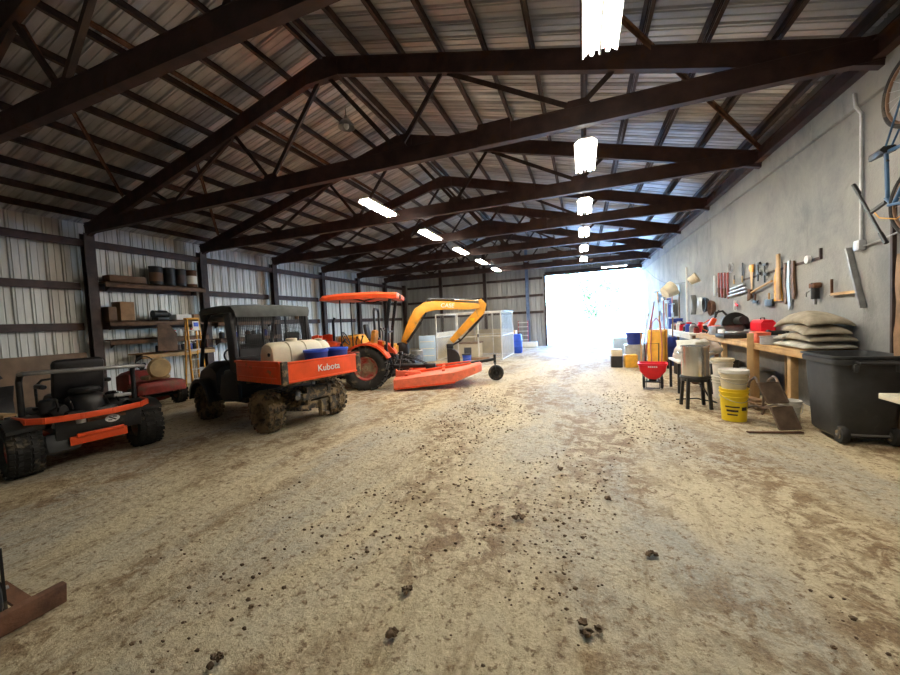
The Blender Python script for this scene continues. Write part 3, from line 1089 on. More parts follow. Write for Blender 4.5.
# ---------------------------------------------------------------- tractor
def tractor():
    t = thing('tractor', 'orange farm tractor with flat orange canopy over the seat', 'tractor', (-5.35, 8.36, 0), R(200.2))
    for s in (-1, 1):
        wheel(t, 'rear_wheel', (0, s * .64, .53), .545, .36, .30, s, 'rubber', 'rim_red', lugs=20, lug=.045, style='bar', n=44)
        wheel(t, 'front_wheel', (1.72, s * .52, .33), .34, .24, .18, s, 'rubber', 'rim_red', lugs=16, lug=.03, style='bar')
    m = MB()
    m.box((.0, 0, .62), (.55, .46, .50), bev=.05)
    m.cyl((0, -.62, .53), (0, .62, .53), .10)
    m.box((.85, 0, .62), (1.3, .34, .34), bev=.03)
    m.cyl((1.72, -.5, .33), (1.72, .5, .33), .06)
    m.box((1.72, 0, .42), (.3, .36, .22), bev=.03)
    m.box((.55, 0, .52), (.55, 1.05, .04), bev=.01)
    m.build('chassis', 'black', t)
    m = MB()
    secs = []
    for x, w, z in ((.82, .28, 1.16), (1.0, .30, 1.22), (1.5, .29, 1.20), (1.95, .27, 1.12), (2.16, .24, 1.02), (2.22, .20, .80)):
        secs.append([(x, -w, .62), (x, -w, z - .10), (x, -w + .10, z), (x, w - .10, z), (x, w, z - .10), (x, w, .62)])
    m.loft(secs)
    m.build('hood', 'orange_c', t)
    MB().box((2.22, 0, .82), (.03, .34, .26), bev=.01).build('grille', 'black', t)
    for s in (-1, 1):
        m = MB()
        P, Q = [], []
        for i in range(15):
            a = R(18 + 140 * i / 14)
            P.append((.64 * math.cos(a), .53 + .63 * math.sin(a)))
            Q.append((.59 * math.cos(a), .53 + .58 * math.sin(a)))
        m.prism(P + Q[::-1], s * .40, s * .84, bev=.01)
        m.prism(P + [(-.3, .75), (.4, .75)], s * .40, s * .43)
        m.build('fender', 'orange_c', t)
        MB().box((-.46, s * .62, 1.14), (.06, .16, .09), bev=.015).build('tail_light', 'yellow', t)
    m = MB()
    m.box((.14, 0, .98), (.46, .48, .12), bev=.05)
    m.box((-.10, 0, 1.24), (.12, .46, .46), (0, -.14, 0), bev=.05)
    m.build('seat', 'yel_ladder', t)
    pts = [(.66 + .08 * math.cos(2 * math.pi * i / 18), .19 * math.sin(2 * math.pi * i / 18), 1.28 + .17 * math.cos(2 * math.pi * i / 18)) for i in range(18)]
    m = MB().tube(pts, .015, 8, True)
    for i in (0, 6, 12):
        m.bar(pts[i], (.67, 0, 1.26), .025, .012)
    m.bar((.67, 0, 1.26), (.86, 0, 1.05), .04, .04)
    m.build('steering_wheel', 'black', t)
    m = MB()
    for s in (-1, 1):
        m.bar((-.46, s * .50, .70), (-.52, s * .50, 1.5), .06, .08, (1, 0, 0), bev=.008)
        m.bar((-.52, s * .50, 1.5), (-.66, s * .48, 2.30), .06, .08, (1, 0, 0), bev=.008)
        m.bar((.62, s * .52, 1.0), (.62, s * .50, 2.28), .03, .03, (1, 0, 0))
        m.tube([(-.34, s * .48, 2.30), (.0, s * .50, 2.22), (.34, s * .5, 2.30)], .018, 8)
    m.bar((-.66, -.5, 2.27), (-.66, .5, 2.27), .07, .07)
    m.bar((-.50, -.5, 1.4), (-.50, .5, 1.4), .05, .05)
    m.build('roll_frame', 'black', t)
    m = MB()
    secs = []
    for x, w, z, h in ((-.90, .58, 2.30, .06), (-.84, .68, 2.36, .12), (-.3, .70, 2.40, .13), (.5, .70, 2.40, .13), (1.02, .68, 2.36, .10), (1.10, .6, 2.31, .04)):
        secs.append([(x, -w, z - h), (x, -w, z - .03), (x, -w + .09, z + .03), (x, w - .09, z + .03), (x, w, z - .03), (x, w, z - h)])
    m.loft(secs)
    m.build('canopy', 'orange_c', t)
    for y in (-.5, .5):
        MB().lathe([(0, 0), (.05, 0), (.05, .05), (0, .05)], 12, (-.93, y, 2.28), 'x').build('work_light', 'black', t)
    # loader towers and arms
    for s in (-1, 1):
        m = MB()
        m.bar((1.30, s * .42, .55), (1.22, s * .42, 1.40), .06, .16, (1, 0, 0), bev=.01)
        m.bar((1.22, s * .46, 1.36), (2.2, s * .46, 1.16), .06, .13, bev=.01)
        m.bar((2.2, s * .46, 1.18), (2.62, s * .46, .45), .06, .13, bev=.01)
        m.build('loader_arm', 'orange', t)
        m = MB()
        m.cyl((1.34, s * .46, .75), (1.9, s * .46, 1.08), .035)
        m.cyl((1.9, s * .46, 1.08), (2.2, s * .46, 1.14), .02)
        m.build('loader_cylinder', 'black', t)
    m = MB()
    prof = [(2.62, .62), (2.60, .30), (2.66, .10), (2.80, .05), (3.20, .05), (3.20, .065), (2.82, .07), (2.70, .12), (2.64, .30), (2.65, .62)]
    m.prism(prof, -.75, .75)
    m.prism([(2.62, .62), (2.60, .30), (2.66, .10), (2.80, .05), (3.2, .05), (2.95, .45)], -.76, -.745)
    m.prism([(2.62, .62), (2.60, .30), (2.66, .10), (2.80, .05), (3.2, .05), (2.95, .45)], .745, .76)
    m.build('loader_bucket', 'black', t)
    # three point arms
    m = MB()
    for s in (-1, 1):
        m.bar((-.22, s * .24, .42), (-.60, s * .30, .46), .03, .07)
        m.bar((-.5, s * .3, .45), (-.38, s * .22, .95), .03, .03, (1, 0, 0))
    m.bar((-.26, 0, .85), (-.58, 0, .80), .05, .05)
    m.build('hitch_arm', 'black', t)
    # controls clutter
    for y in (-.32, -.25, .27, .34):
        m = MB().tube([(.30, y, .95), (.32, y, 1.18), (.28, y, 1.30)], .010, 6)
        m.sph((.28, y, 1.31), .025, 8)
        m.build('control_lever', 'black', t)
    MB().tube([(1.05, -.22, 1.2), (1.05, -.22, 1.75), (1.0, -.22, 1.85)], .035, 10).build('exhaust_pipe', 'black', t)


# ---------------------------------------------------------------- rotary cutter
def cutter():
    # local +x along the deck away from the tractor, +y away from the camera
    r, n = V((.938, .346, 0)), V((-.346, .938, 0))
    o = r * -1.40 + n * 9.45
    t = thing('rotary_cutter', 'orange rotary cutter deck on the floor with black tail wheel boom', 'cutter', (o.x, o.y, 0), R(20.2))
    hw = .86
    m = MB()
    outline = [(0, -hw), (1.50, -hw), (1.86, -hw * .72), (2.16, -hw * .30), (2.20, 0), (2.16, hw * .30), (1.86, hw * .72), (1.50, hw), (0, hw)]

    def zb(x):
        return .06 + .085 * x + .05 * max(0, x - 1.5)
    top = [(x * .97 + .02, y * .93, zb(x) + .24) for x, y in outline]
    mid = [(x, y, zb(x) + .20) for x, y in outline]
    bot = [(x, y, zb(x) - .03 if x < 1.6 else zb(x) + .02) for x, y in outline]
    m.loft([bot, mid, top])
    dk = m.build('deck', 'orange_cut', t)
    for a in (-hw - .03, hw - .01):
        MB().prism([(0, .03), (1.45, .12), (1.5, .17), (0, .07)], a, a + .04).build('skid_rail', 'orange', t)
    m = MB()
    m.bar((.15, -.50, .36), (1.9, -.20, .50), .06, .06, bev=.01)
    m.bar((.15, .50, .36), (1.9, .20, .50), .06, .06, bev=.01)
    m.bar((.30, -.8, .36), (.30, .8, .36), .08, .05, bev=.01)
    m.bar((1.2, -.7, .42), (1.2, .7, .42), .08, .05, bev=.01)
    m.build('deck_brace', 'orange', t)
    for a in (-.62, .55):
        MB().prism([(.02, .26), (.7, .30), (.62, .42), (.08, .44), (.03, .5)], a, a + .07, bev=.01).build('side_plate', 'orange_cut', t)
    m = MB()
    for s in (-1, 1):
        m.bar((.05, s * .36, .30), (.12, s * .06, .84), .05, .02, (1, 0, 0))
        m.bar((.12, s * .10, .82), (1.05, s * .12, .40), .045, .02)
        m.bar((-.06, s * .38, .34), (.3, s * .38, .40), .06, .06)
    m.box((.10, 0, .82), (.08, .22, .10), bev=.01)
    m.build('hitch_frame', 'black', t)
    MB().cyl((-.10, 0, .50), (.78, 0, .48), .06, n=14).build('drive_shaft', 'black', t)
    m = MB()
    m.box((.86, 0, .44), (.26, .26, .18), bev=.03)
    m.lathe([(0, 0), (.14, 0), (.12, .16), (0, .16)], 14, (.86, 0, .36))
    m.build('gearbox', 'black', t)
    m = MB()
    m.bar((1.02, -.14, .38), (2.52, -.02, .56), .06, .07, bev=.008)
    m.bar((1.02, .14, .38), (2.52, .02, .56), .06, .07, bev=.008)
    m.cyl((2.54, 0, .46), (2.54, 0, .68), .035)
    m.build('tail_boom', 'black', t)
    w = tyre(MB(), .205, .13, .10, lugs=0, style='block', o=(2.56, 0, .20)).build('tail_wheel', 'rubber', t)
    rim(MB(), .10, .13, -1, (2.56, 0, .20)).build('rim', 'black', w)
    m = MB()
    for s in (-1, 1):
        m.bar((2.56, s * .09, .20), (2.54, s * .09, .46), .05, .012, (1, 0, 0))
    m.box((2.54, 0, .46), (.06, .20, .02))
    m.build('wheel_fork', 'black', t)


# ---------------------------------------------------------------- mini excavator
def excavator():
    r, n = V((.938, .346, 0)), V((-.346, .938, 0))
    o = r * -2.42 + n * 12.0
    t = thing('mini_excavator', 'orange-yellow mini excavator with raised folded boom behind the tractor', 'excavator', (o.x, o.y, 0), R(20.2))
    for s in (-1, 1):
        m = MB()
        P = []
        for i in range(9):
            a = R(90 + 180 * i / 8)
            P.append((-.95 + .24 * math.cos(a), .25 + .24 * math.sin(a)))
        for i in range(9):
            a = R(-90 + 180 * i / 8)
            P.append((.95 + .24 * math.cos(a), .25 + .24 * math.sin(a)))
        m.prism(P, s * .62, s * .96, bev=.015)
        k = 30
        per = []
        for i in range(len(P)):
            a, b = V(P[i]), V(P[(i + 1) % len(P)])
            q = max(1, int((b - a).length / .13))
            for j in range(q):
                per.append((a + (b - a) * (j + .5) / q, (b - a)))
        for p, d in per:
            m.box((p.x, s * .79, p.y), (.05, .35, .05), (0, -math.atan2(d.y, d.x), 0))
        m.build('track', 'rubber', t)
        for x in (-.95, -.5, -.1, .3, .62, .95):
            m = MB().lathe([(0, 0), (.15 if abs(x) > .9 else .10, 0), (.15 if abs(x) > .9 else .10, .02), (0, .03)], 16, (x, s * .955, .25 if abs(x) > .9 else .14), 'y')
            m.build('track_roller', 'black', t)
    m = MB()
    m.box((0, 0, .40), (1.2, 1.25, .24), bev=.03)
    m.cyl((0, 0, .50), (0, 0, .68), .42, n=24)
    m.build('undercarriage', 'black', t)
    m = MB()
    m.prism([(1.25, .08), (1.32, .08), (1.36, .28), (1.30, .46), (1.22, .46)], -.95, .95, bev=.01)
    m.bar((.7, -.5, .34), (1.26, -.5, .28), .08, .10)
    m.bar((.7, .5, .34), (1.26, .5, .28), .08, .10)
    m.build('dozer_blade', 'black', t)
    m = MB()
    secs = []
    for x, w, z in ((-1.15, .62, 1.22), (-1.0, .82, 1.30), (-.4, .88, 1.32), (-.2, .88, .98), (.5, .86, .92), (.72, .62, .90)):
        secs.append([(x, -w, .68), (x, -w, z - .06), (x, -w + .08, z), (x, w - .08, z), (x, w, z - .06), (x, w, .68)])
    m.loft(secs)
    m.build('upper_body', 'yellow', t)
    m = MB()
    secs = []
    for i in range(9):
        a = R(100 + 160 * i / 8)
        secs.append([(1.10 * math.cos(a) - .08, .90 * math.sin(a), .70), (1.10 * math.cos(a) - .08, .90 * math.sin(a), 1.02), (.95 * math.cos(a) - .08, .76 * math.sin(a), 1.02), (.95 * math.cos(a) - .08, .76 * math.sin(a), .70)])
    m.loft(secs)
    m.build('counterweight', 'black', t)
    m = MB()
    m.box((-.15, .2, 1.10), (.46, .48, .14), bev=.05)
    m.box((-.36, .2, 1.38), (.12, .46, .52), (0, -.14, 0), bev=.05)
    m.build('seat', 'vinyl', t)
    m = MB()
    m.tube([(.02, -.38, .9), (.02, -.38, 2.02), (.02, -.30, 2.12), (.02, .30, 2.12), (.02, .38, 2.02), (.02, .38, .9)], .04, 10)
    m.build('roll_bar', 'black', t)
    for y in (-.02, .44):
        m = MB().tube([(.18, y, .95), (.2, y, 1.35), (.15, y, 1.45)], .014, 6)
        m.sph((.15, y, 1.47), .03, 8)
        m.build('control_lever', 'black', t)
    m = MB()
    m.box((.85, -.05, .80), (.36, .22, .36), bev=.03)
    m.cyl((.98, -.05, .6), (.98, -.05, 1.0), .08)
    m.build('swing_post', 'black', t)

    # boom: outline in the x-z plane, boom foot to elbow to tip
    def slab(ctr, ws, y0, y1, name, mat, bev=.012):
        up, dn = [], []
        for i, (x, z) in enumerate(ctr):
            a = V(ctr[max(0, i - 1)])
            b = V(ctr[min(len(ctr) - 1, i + 1)])
            d = (b - a).normalized()
            k = V((-d.y, d.x))
            up.append(V((x, z)) + k * ws[i])
            dn.append(V((x, z)) - k * ws[i])
        return MB().prism([tuple(p) for p in up + dn[::-1]], y0, y1, bev=bev).build(name, mat, t)
    yb = -.05
    b = slab([(.90, .98), (1.10, 1.40), (1.26, 1.70), (1.43, 1.96), (1.66, 2.11), (2.0, 2.15), (2.45, 2.12), (2.95, 2.08), (3.42, 2.05)], [.10, .13, .15, .16, .155, .14, .13, .115, .085], yb - .12, yb + .12, 'boom', 'yellow')
    text_mesh('CASE', .19, .002, 'lettering', 'white', b, rotm((R(90), 0, R(0)), (2.38, yb - .1225, 2.115)) @ Euler((0, 0, R(-4))).to_matrix().to_4x4(), .1)
    m = MB()
    m.cyl((1.78, yb, 2.36), (2.62, yb, 2.30), .05, n=14)
    m.box((1.78, yb, 2.30), (.14, .10, .14), bev=.02)
    m.build('stick_cylinder', 'black', t)
    MB().cyl((2.60, yb, 2.30), (3.42, yb, 2.25), .028, n=12).build('cylinder_rod', 'alu', t)
    m = MB()
    m.cyl((1.02, yb - .16, .98), (1.50, yb - .16, 1.62), .045, n=12)
    m.cyl((1.50, yb - .16, 1.62), (1.68, yb - .16, 1.92), .025, n=12)
    m.build('boom_cylinder', 'black', t)
    s = slab([(3.44, 2.27), (3.56, 2.10), (3.48, 1.90), (3.18, 1.63), (2.78, 1.25), (2.46, .94)], [.06, .10, .13, .13, .11, .085], yb - .10, yb + .10, 'stick', 'yellow')
    m = MB()
    m.prism([(3.08, 1.66), (3.20, 1.52), (3.26, 1.68)], yb - .106, yb - .10)
    m.build('warning_decal', 'yel_plastic', s)
    m = MB()
    m.cyl((3.54, yb, 1.74), (3.06, yb, 1.25), .045, n=12)
    m.cyl((3.06, yb, 1.25), (2.76, yb, .95), .026, n=12)
    m.bar((2.76, yb - .06, .96), (2.46, yb - .06, .80), .03, .06)
    m.bar((2.76, yb + .06, .96), (2.58, yb + .06, 1.10), .03, .06)
    m.build('bucket_cylinder', 'black', t)
    m = MB()
    arc = []
    for i in range(10):
        a = R(100 - 200 * i / 9)
        arc.append((2.36 + .36 * math.cos(a), .36 + .36 * math.sin(a)))
    arc2 = [(2.36 + .33 * math.cos(R(100 - 200 * i / 9)), .36 + .33 * math.sin(R(100 - 200 * i / 9))) for i in range(9, -1, -1)]
    m.prism(arc + arc2, yb - .25, yb + .25)
    for y in (yb - .25, yb + .23):
        m.prism(arc, y, y + .02)
    for i in range(4):
        y = yb - .21 + .14 * i
        m.bar((2.28, y, .02), (2.12, y, .05), .06, .03)
    m.box((2.40, yb, .78), (.22, .2, .16), bev=.02)
    m.build('bucket', 'black', t)


utv()
spray_tank()
mower()
tractor()
cutter()
excavator()


# ---------------------------------------------------------------- small reusable builders
def bucket(label, loc, h=.38, rt=.155, rb=.13, mat='white_pl', group=None, rot=None, band=None, lid=None, name='bucket', bail=True, cat='bucket'):
    t = thing(name, label, cat, loc, group=group, rot=rot)
    k = (rt - rb) / h
    prof = [(0, 0), (rb, 0), (rb + k * h * .72, h * .72), (rb + k * h * .72 + .012, h * .73), (rb + k * h * .76 + .012, h * .76), (rb + k * h * .77, h * .77), (rb + k * h * .86, h * .86),
            (rb + k * h * .86 + .012, h * .865), (rt + .012, h * .9), (rt, h * .91), (rt, h * .97), (rt + .01, h * .98), (rt + .01, h), (rt - .006, h), (rb - .004, .012), (0, .012)]
    b = MB().lathe(prof, 26).build('body', mat, t)
    if band:
        m = MB()
        for a0, z, w, hh in band:
            r = rb + k * z + .002
            for i in range(6):
                a = a0 + w * (i / 6 - .5)
                a2 = a0 + w * ((i + 1) / 6 - .5)
                m.f([m.v((r * math.cos(a), r * math.sin(a), z)), m.v((r * math.cos(a2), r * math.sin(a2), z)), m.v(((r + k * hh) * math.cos(a2), (r + k * hh) * math.sin(a2), z + hh)), m.v(((r + k * hh) * math.cos(a), (r + k * hh) * math.sin(a), z + hh))])
        m.build('print', 'steel_dark', b)
    if bail:
        pts = [(-(rt + .012), 0, h * .86)] + [(-(rt + .02) * math.cos(math.pi * i / 12), -.10 * math.sin(math.pi * i / 12), h * .86 - .11 * math.sin(math.pi * i / 12) * .9) for i in range(13)]
        MB().tube([(x, y - (rt * .95) * math.sin(math.pi * min(max((x + rt) / (2 * rt), 0), 1)), z) for x, y, z in pts[1:]], .004, 6).build('handle', 'grey_met', t)
    if lid:
        MB().lathe([(0, h), (rt - .02, h), (rt - .015, h + .012), (rt + .014, h + .012), (rt + .016, h - .03), (rt + .008, h - .03)], 26).build('lid', lid, t)
    return t


class Pile:
    """feed sacks draped one on another: every sack follows the crown of those below"""

    def __init__(s, c, rz, a, b):
        s.c, s.rz, s.a, s.b, s.h = V(c), rz, a, b, 0.

    def dome(s, x, y):
        return max(.25, 1 - .42 * (x / s.a) ** 2 - .42 * (y / s.b) ** 2)

    def sack(s, label, dx, dy, L, W, H, rz, mat, seed, advance=True, tip=0.):
        m = MB()
        ca, sa = math.cos(rz), math.sin(rz)

        def P(u, v, top):
            e = max(0, 1 - max(abs(u), abs(v)) ** 6) ** .5
            x, y = u * L / 2 * (1 - .07 * v * v), v * W / 2 * (1 - .05 * (1 - u * u)) * (1 + .04 * noise.noise(V((u * 2, 0, seed))))
            X, Y = dx + x * ca - y * sa, dy + x * sa + y * ca
            D = s.dome(X, Y)
            lo = s.h * D + .004
            n = .5 + .5 * noise.noise(V((u * 1.5, v * 1.5, seed * 3.3)))
            hi = lo + H * D * (.62 + .33 * n) + .012 * noise.noise(V((u * 5, v * 5, seed))) * e
            hi = min(hi, (s.h + H) * D)
            mid = lo + (hi - lo) * .42
            return (X, Y, mid + ((hi - mid) if top else (lo - mid)) * e + tip * max(0, u) ** 2)
        nu, nv = 22, 14

        def cp(t):
            t = 2 * t - 1
            return math.copysign(1 - (1 - abs(t)) ** 1.7, t)
        m.grid(nu, nv, lambda i, j: P(cp(i), cp(j), True))
        m.grid(nu, nv, lambda i, j: P(cp(i), cp(j), False))
        bmesh.ops.remove_doubles(m.bm, verts=m.bm.verts[:], dist=.0008)
        o = m.build('feed_sack', mat, sm=75)
        at(o, s.c, s.rz)
        tag(o, label, 'sack', 'feed sacks')
        if advance:
            s.h += H + .004


def crate(label, loc, d, rz, mat, name='cardboard_box', cat='box', flap=True, group=None, lidmat=None):
    t = thing(name, label, cat, loc, rz, group)
    MB().box((0, 0, d[2] / 2), d, bev=.006).build('body', mat, t)
    m = MB()
    if flap:
        m.box((0, -d[1] * .25, d[2] + .004), (d[0] * .98, d[1] * .48, .006))
        m.box((0, d[1] * .25, d[2] + .004), (d[0] * .98, d[1] * .48, .006))
        m.build('flap', lidmat or mat, t)
    else:
        m.box((0, 0, d[2] + .012), (d[0] * 1.03, d[1] * 1.03, .03), bev=.008)
        m.build('lid', lidmat or mat, t)
    return t


def jar(label, loc, r, h, mat, lidmat, group, name='jar'):
    t = thing(name, label, name, loc, group=group)
    MB().lathe([(0, 0), (r * .95, 0), (r, h * .06), (r, h * .74), (r * .66, h * .86), (r * .66, h * .9), (0, h * .9)], 14).build('body', mat, t)
    MB().lathe([(0, h * .86), (r * .72, h * .86), (r * .72, h), (0, h)], 14).build('lid', lidmat, t)
    return t


def longtool(kind, label, p, q, mat='wood', headmat='rust'):
    """handle from p (grip end) to q (head end)"""
    p, q = V(p), V(q)
    t = thing(kind, label, kind.replace('_', ' '), p)
    d = q - p
    MB().tube([d * 0, d * .5, d], .016, 8).build('handle', mat, t)
    x = d.normalized()
    y = Z.cross(x) if abs(x.z) < .95 else V((0, 1, 0))
    y.normalize()
    m = MB()
    if kind == 'shovel':
        m.bar(d - x * .05, d + x * .10, .05, .04, y)
        secs = []
        for s, w in ((.06, .05), (.10, .11), (.24, .12), (.33, .07), (.37, .01)):
            c = d + x * s
            n = x.cross(y)
            secs.append([c - y * w + n * .02, c + n * -.006, c + y * w + n * .02, c + n * .0])
        m.loft(secs)
    elif kind == 'rake':
        m.bar(d - y * .2, d + y * .2, .03, .02, x)
        for i in range(9):
            c = d + y * (-.19 + .0475 * i)
            n = x.cross(y)
            m.bar(c, c + n * .07, .008, .008)
    else:
        m.bar(d - y * .16, d + y * .16, .05, .05, x, bev=.01)
        m.bar(d - y * .15 + x * .05, d + y * .15 + x * .05, .03, .08, y)
    m.build('head', headmat, t)
    return t


# ---------------------------------------------------------------- right side: bench, bin, floor things
def benches():
    t = thing('workbench', 'long pine workbench along the grey block wall', 'workbench', (0, 0, 0))
    for x in (2.78, 2.98, 3.18):
        MB().box((x, 8.4, .971), (.192, 4.8, .038), bev=.004).build('top_plank', 'wood', t)
    m = MB()
    m.box((2.70, 8.4, .92), (.038, 4.78, .065), bev=.004)
    m.build('apron', 'wood', t)
    m = MB()
    m.box((2.98, 6.03, .92), (.52, .038, .065), bev=.004)
    m.build('apron', 'wood', t)
    for y in (6.46, 7.66, 9.12, 10.6):
        MB().box((2.77, y, .475), (.09, .09, .95), bev=.005).build('leg', 'wood', t)
        MB().box((3.23, y, .475), (.09, .06, .95), bev=.005).build('leg', 'wood', t)
    t = thing('workbench', 'white topped bench farther along the block wall holding jars', 'workbench', (0, 0, 0))
    MB().box((2.93, 13.1, .955), (.70, 4.3, .05), bev=.008).build('top', 'white', t)
    MB().box((2.62, 13.1, .88), (.04, 4.3, .10)).build('apron', 'white_pl', t)
    for y in (11.1, 13.1, 15.1):
        for x in (2.66, 3.2):
            MB().box((x, y, .45 + fz(y) / 2), (.08, .08, .92 - fz(y)), bev=.004).build('leg', 'wood_old', t)
    o = MB().box((0, 0, .58), (.09, .04, 1.16), bev=.004).build('timber_post', 'wood')
    at(o, (2.625, 7.46, 0), rot=(0, R(.5), R(-20)))
    tag(o, 'pale upright two by four standing in front of the pine workbench', 'timber')


def bench_things():
    zt = .991
    p = Pile((2.985, 6.46, zt), R(90), .62, .46)
    p.sack('flat grey feed sack at the bottom of the pile on the bench', .02, 0, .92, .54, .12, 0, 'sack_w', 1)
    p.sack('brown feed sack in the pile layer just above the flat grey one', -.16, -.01, .56, .50, .13, R(3), 'sack', 2, False)
    p.sack('pale feed sack end poking out of the pile toward the chop saw', .34, .02, .38, .46, .12, R(-4), 'sack_w', 3)
    p.sack('tan feed sack third up in the pile, below the topmost', -.08, .01, .74, .48, .12, R(-5), 'sack', 4)
    p.sack('plump tan feed sack topmost on the pile', .02, 0, .84, .50, .17, R(4), 'sack', 5)
    # tin
    t = thing('tin_pan', 'round grey metal tin on the bench front beside the sacks', 'tin', (2.82, 7.16, zt))
    MB().lathe([(0, 0), (.15, 0), (.16, .01), (.16, .11), (.168, .115), (.168, .13), (.155, .13), (.152, .02), (0, .02)], 26).build('body', 'galv', t)
    MB().lathe([(0, .115), (.153, .115), (0, .116)], 24).build('contents', 'rust', t)
    # wooden tray & stuff behind
    t = thing('parts_tray', 'low wooden tray of clutter behind the round tin', 'tray', (3.135, 7.22, zt), R(90))
    m = MB()
    m.box((0, 0, .01), (.40, .28, .02))
    for s in (-1, 1):
        m.box((0, s * .135, .07), (.40, .015, .14))
        m.box((s * .195, 0, .07), (.015, .28, .14))
    m.build('body', 'wood', t)
    m = MB()
    for i in range(9):
        m.box((-.15 + .036 * i, random.uniform(-.06, .06), .09), (.05, .16, .06), (random.random(), random.random(), 0))
    m.build('contents', 'white_pl', t)
    # chop saw
    t = thing('chop_saw', 'black chop saw on the bench behind the upright two by four', 'saw', (2.93, 8.92, zt), R(180))
    t.scale = (1.2, 1.2, 1.2)
    MB().box((.02, 0, .035), (.46, .44, .07), bev=.015).build('base', 'black_pl', t)
    MB().lathe([(0, -.02), (.15, -.02), (.16, 0), (.15, .02), (0, .02)], 24, (.0, .0, .09), 'z').build('turntable', 'grey_met', t)
    m = MB()
    P = [(.19 * math.cos(R(-10 + 200 * i / 14)), .19 * math.sin(R(-10 + 200 * i / 14))) for i in range(15)]
    old = m.M
    m.M = Matrix.Translation((.03, 0, .24))
    m.prism(P, -.035, .035, bev=.008)
    m.M = old
    m.box((-.12, 0, .24), (.10, .12, .20), (0, .5, 0), bev=.02)
    m.build('blade_guard', 'black', t)
    MB().lathe([(0, 0), (.165, 0), (.165, .003), (0, .003)], 28, (.03, 0, .23), 'y').build('saw_blade', 'grey_met', t)
    MB().cyl((.0, .04, .28), (-.02, .24, .30), .07, n=16).build('motor', 'black_pl', t)
    MB().tube([(.12, 0, .36), (.20, 0, .46), (.30, 0, .44), (.30, 0, .36)], .02, 10).build('handle', 'black', t)
    t = thing('toolbox', 'red metal toolbox on a stack behind the black chop saw', 'toolbox', (3.12, 8.30, zt + .147), R(90))
    MB().box((0, 0, .08), (.46, .22, .16), bev=.01).build('body', 'red', t)
    MB().prism([(-.11, .16), (.11, .16), (.06, .215), (-.06, .215)], -.23, .23, 'yz').build('lid', 'red', t)
    MB().tube([(-.08, 0, .215), (-.07, 0, .25), (.07, 0, .25), (.08, 0, .215)], .01, 8).build('handle', 'black', t)
    crate('plain wooden box on the bench under the red toolbox', (3.13, 8.30, zt), (.24, .48, .138), 0, 'wood_old', 'wooden_box', flap=True)
    crate('orange tool case on the bench between the chop saw and the tin', (2.80, 7.55, zt), (.2, .24, .15), R(6), 'orange_cut', 'tool_case', 'case', flap=False)
    t = thing('bench_grinder', 'small black bench grinder near the orange tool case', 'grinder', (3.06, 7.62, zt), 0)
    MB().box((0, 0, .03), (.14, .12, .06), bev=.01).build('base', 'black', t)
    MB().cyl((-.09, 0, .13), (.09, 0, .13), .06, n=16).build('motor', 'black_pl', t)
    for s in (-1, 1):
        MB().cyl((s * .10, 0, .13), (s * .135, 0, .13), .078, n=20).build('wheel_guard', 'black', t)
    crate('pale grey box on the bench beside the orange trimmer', (2.95, 10.02, zt), (.28, .34, .17), R(8), 'grey_met', 'parts_box', flap=False)
    crate('pale low box on the bench between the grey box and the chop saw', (2.98, 9.55, zt), (.30, .44, .13), R(-5), 'white_pl', 'parts_box', flap=True)
    # string trimmer leaning over the bench edge to the wall
    t = thing('string_trimmer', 'orange string trimmer with long dark shaft leaning over the bench end', 'trimmer', (2.62, 10.86, 0))
    p, q = V((-.02, -.02, .30)), V((.60, .06, 1.56))
    MB().tube([p, q], .016, 8).build('shaft', 'black', t)
    d = (q - p).normalized()
    MB().bar(p + d * .92, p + d * 1.18, .10, .12, bev=.03).build('motor_housing', 'orange_c', t)
    c = p + d * .82
    MB().tube([c, c + V((-.10, 0, .06)), c + V((-.12, 0, .18)), c + V((.0, 0, .20)) + d * .1], .014, 8).build('grip', 'orange_c', t)
    MB().lathe([(0, -.03), (.06, -.03), (.06, .03), (0, .03)], 14, p - V((0, 0, .02))).build('cutting_head', 'black', t)
    crate('orange chainsaw case on the bench end beside the trimmer shaft', (3.1, 10.45, zt), (.24, .34, .17), R(5), 'orange_c', 'tool_case', 'case', flap=False)
    # jars and cans on the far bench
    cols = ['red_dull', 'grey_met', 'blue_d', 'black_pl', 'red', 'white_pl', 'rust', 'galv', 'red_dull']
    k = 0
    for row, x in ((0, 2.80), (1, 3.02)):
        for i in range(8):
            y = 11.2 + .36 * i + .12 * row
            jar('%s %s on the white bench, %s row, counting from the pine workbench' % (ORD[i], 'small can' if row == 0 else 'jar', 'front' if row == 0 else 'back'), (x, y, .981), .07 + .012 * (i % 3), .17 + .05 * ((i + row) % 3), cols[(i + 3 * row) % 9],
                ['black', 'white', 'red', 'galv'][(i + row) % 4], 'jars on the white bench', 'can' if row == 0 else 'jar')
            k += 1
    crate('blue-grey plastic crate on the white bench end', (2.95, 14.4, .981), (.4, .5, .32), 0, 'blue_d', 'plastic_crate', 'crate', flap=False)
    crate('dark toolbox on the white bench beside the blue-grey crate', (2.98, 14.98, .981), (.36, .42, .26), 0, 'black_pl', 'tool_case', 'case', flap=False)
    # under-bench clutter
    crate('grey crate on the floor under the middle of the pine bench', (3.0, 8.2, 0), (.36, .46, .42), 0, 'grey_met', 'plastic_crate', 'crate', flap=False)
    crate('black crate under the pine bench toward its far end', (3.0, 9.85, 0), (.36, .5, .42), 0, 'black_pl', 'plastic_crate', 'crate', flap=False)
    for i, (y, z) in enumerate(((6.9, .03), (6.94, .075), (7.0, .12))):
        o = MB().box((0, 0, 0), (.14, .70, .038), bev=.003).build('plank', 'wood_old')
        at(o, (2.49 - .01 * i, y + .245, z), R(9 + 3 * i))
        tag(o, '%s old plank on the floor in front of the bench, counting upward' % ORD[i], 'plank', 'planks below the bench')


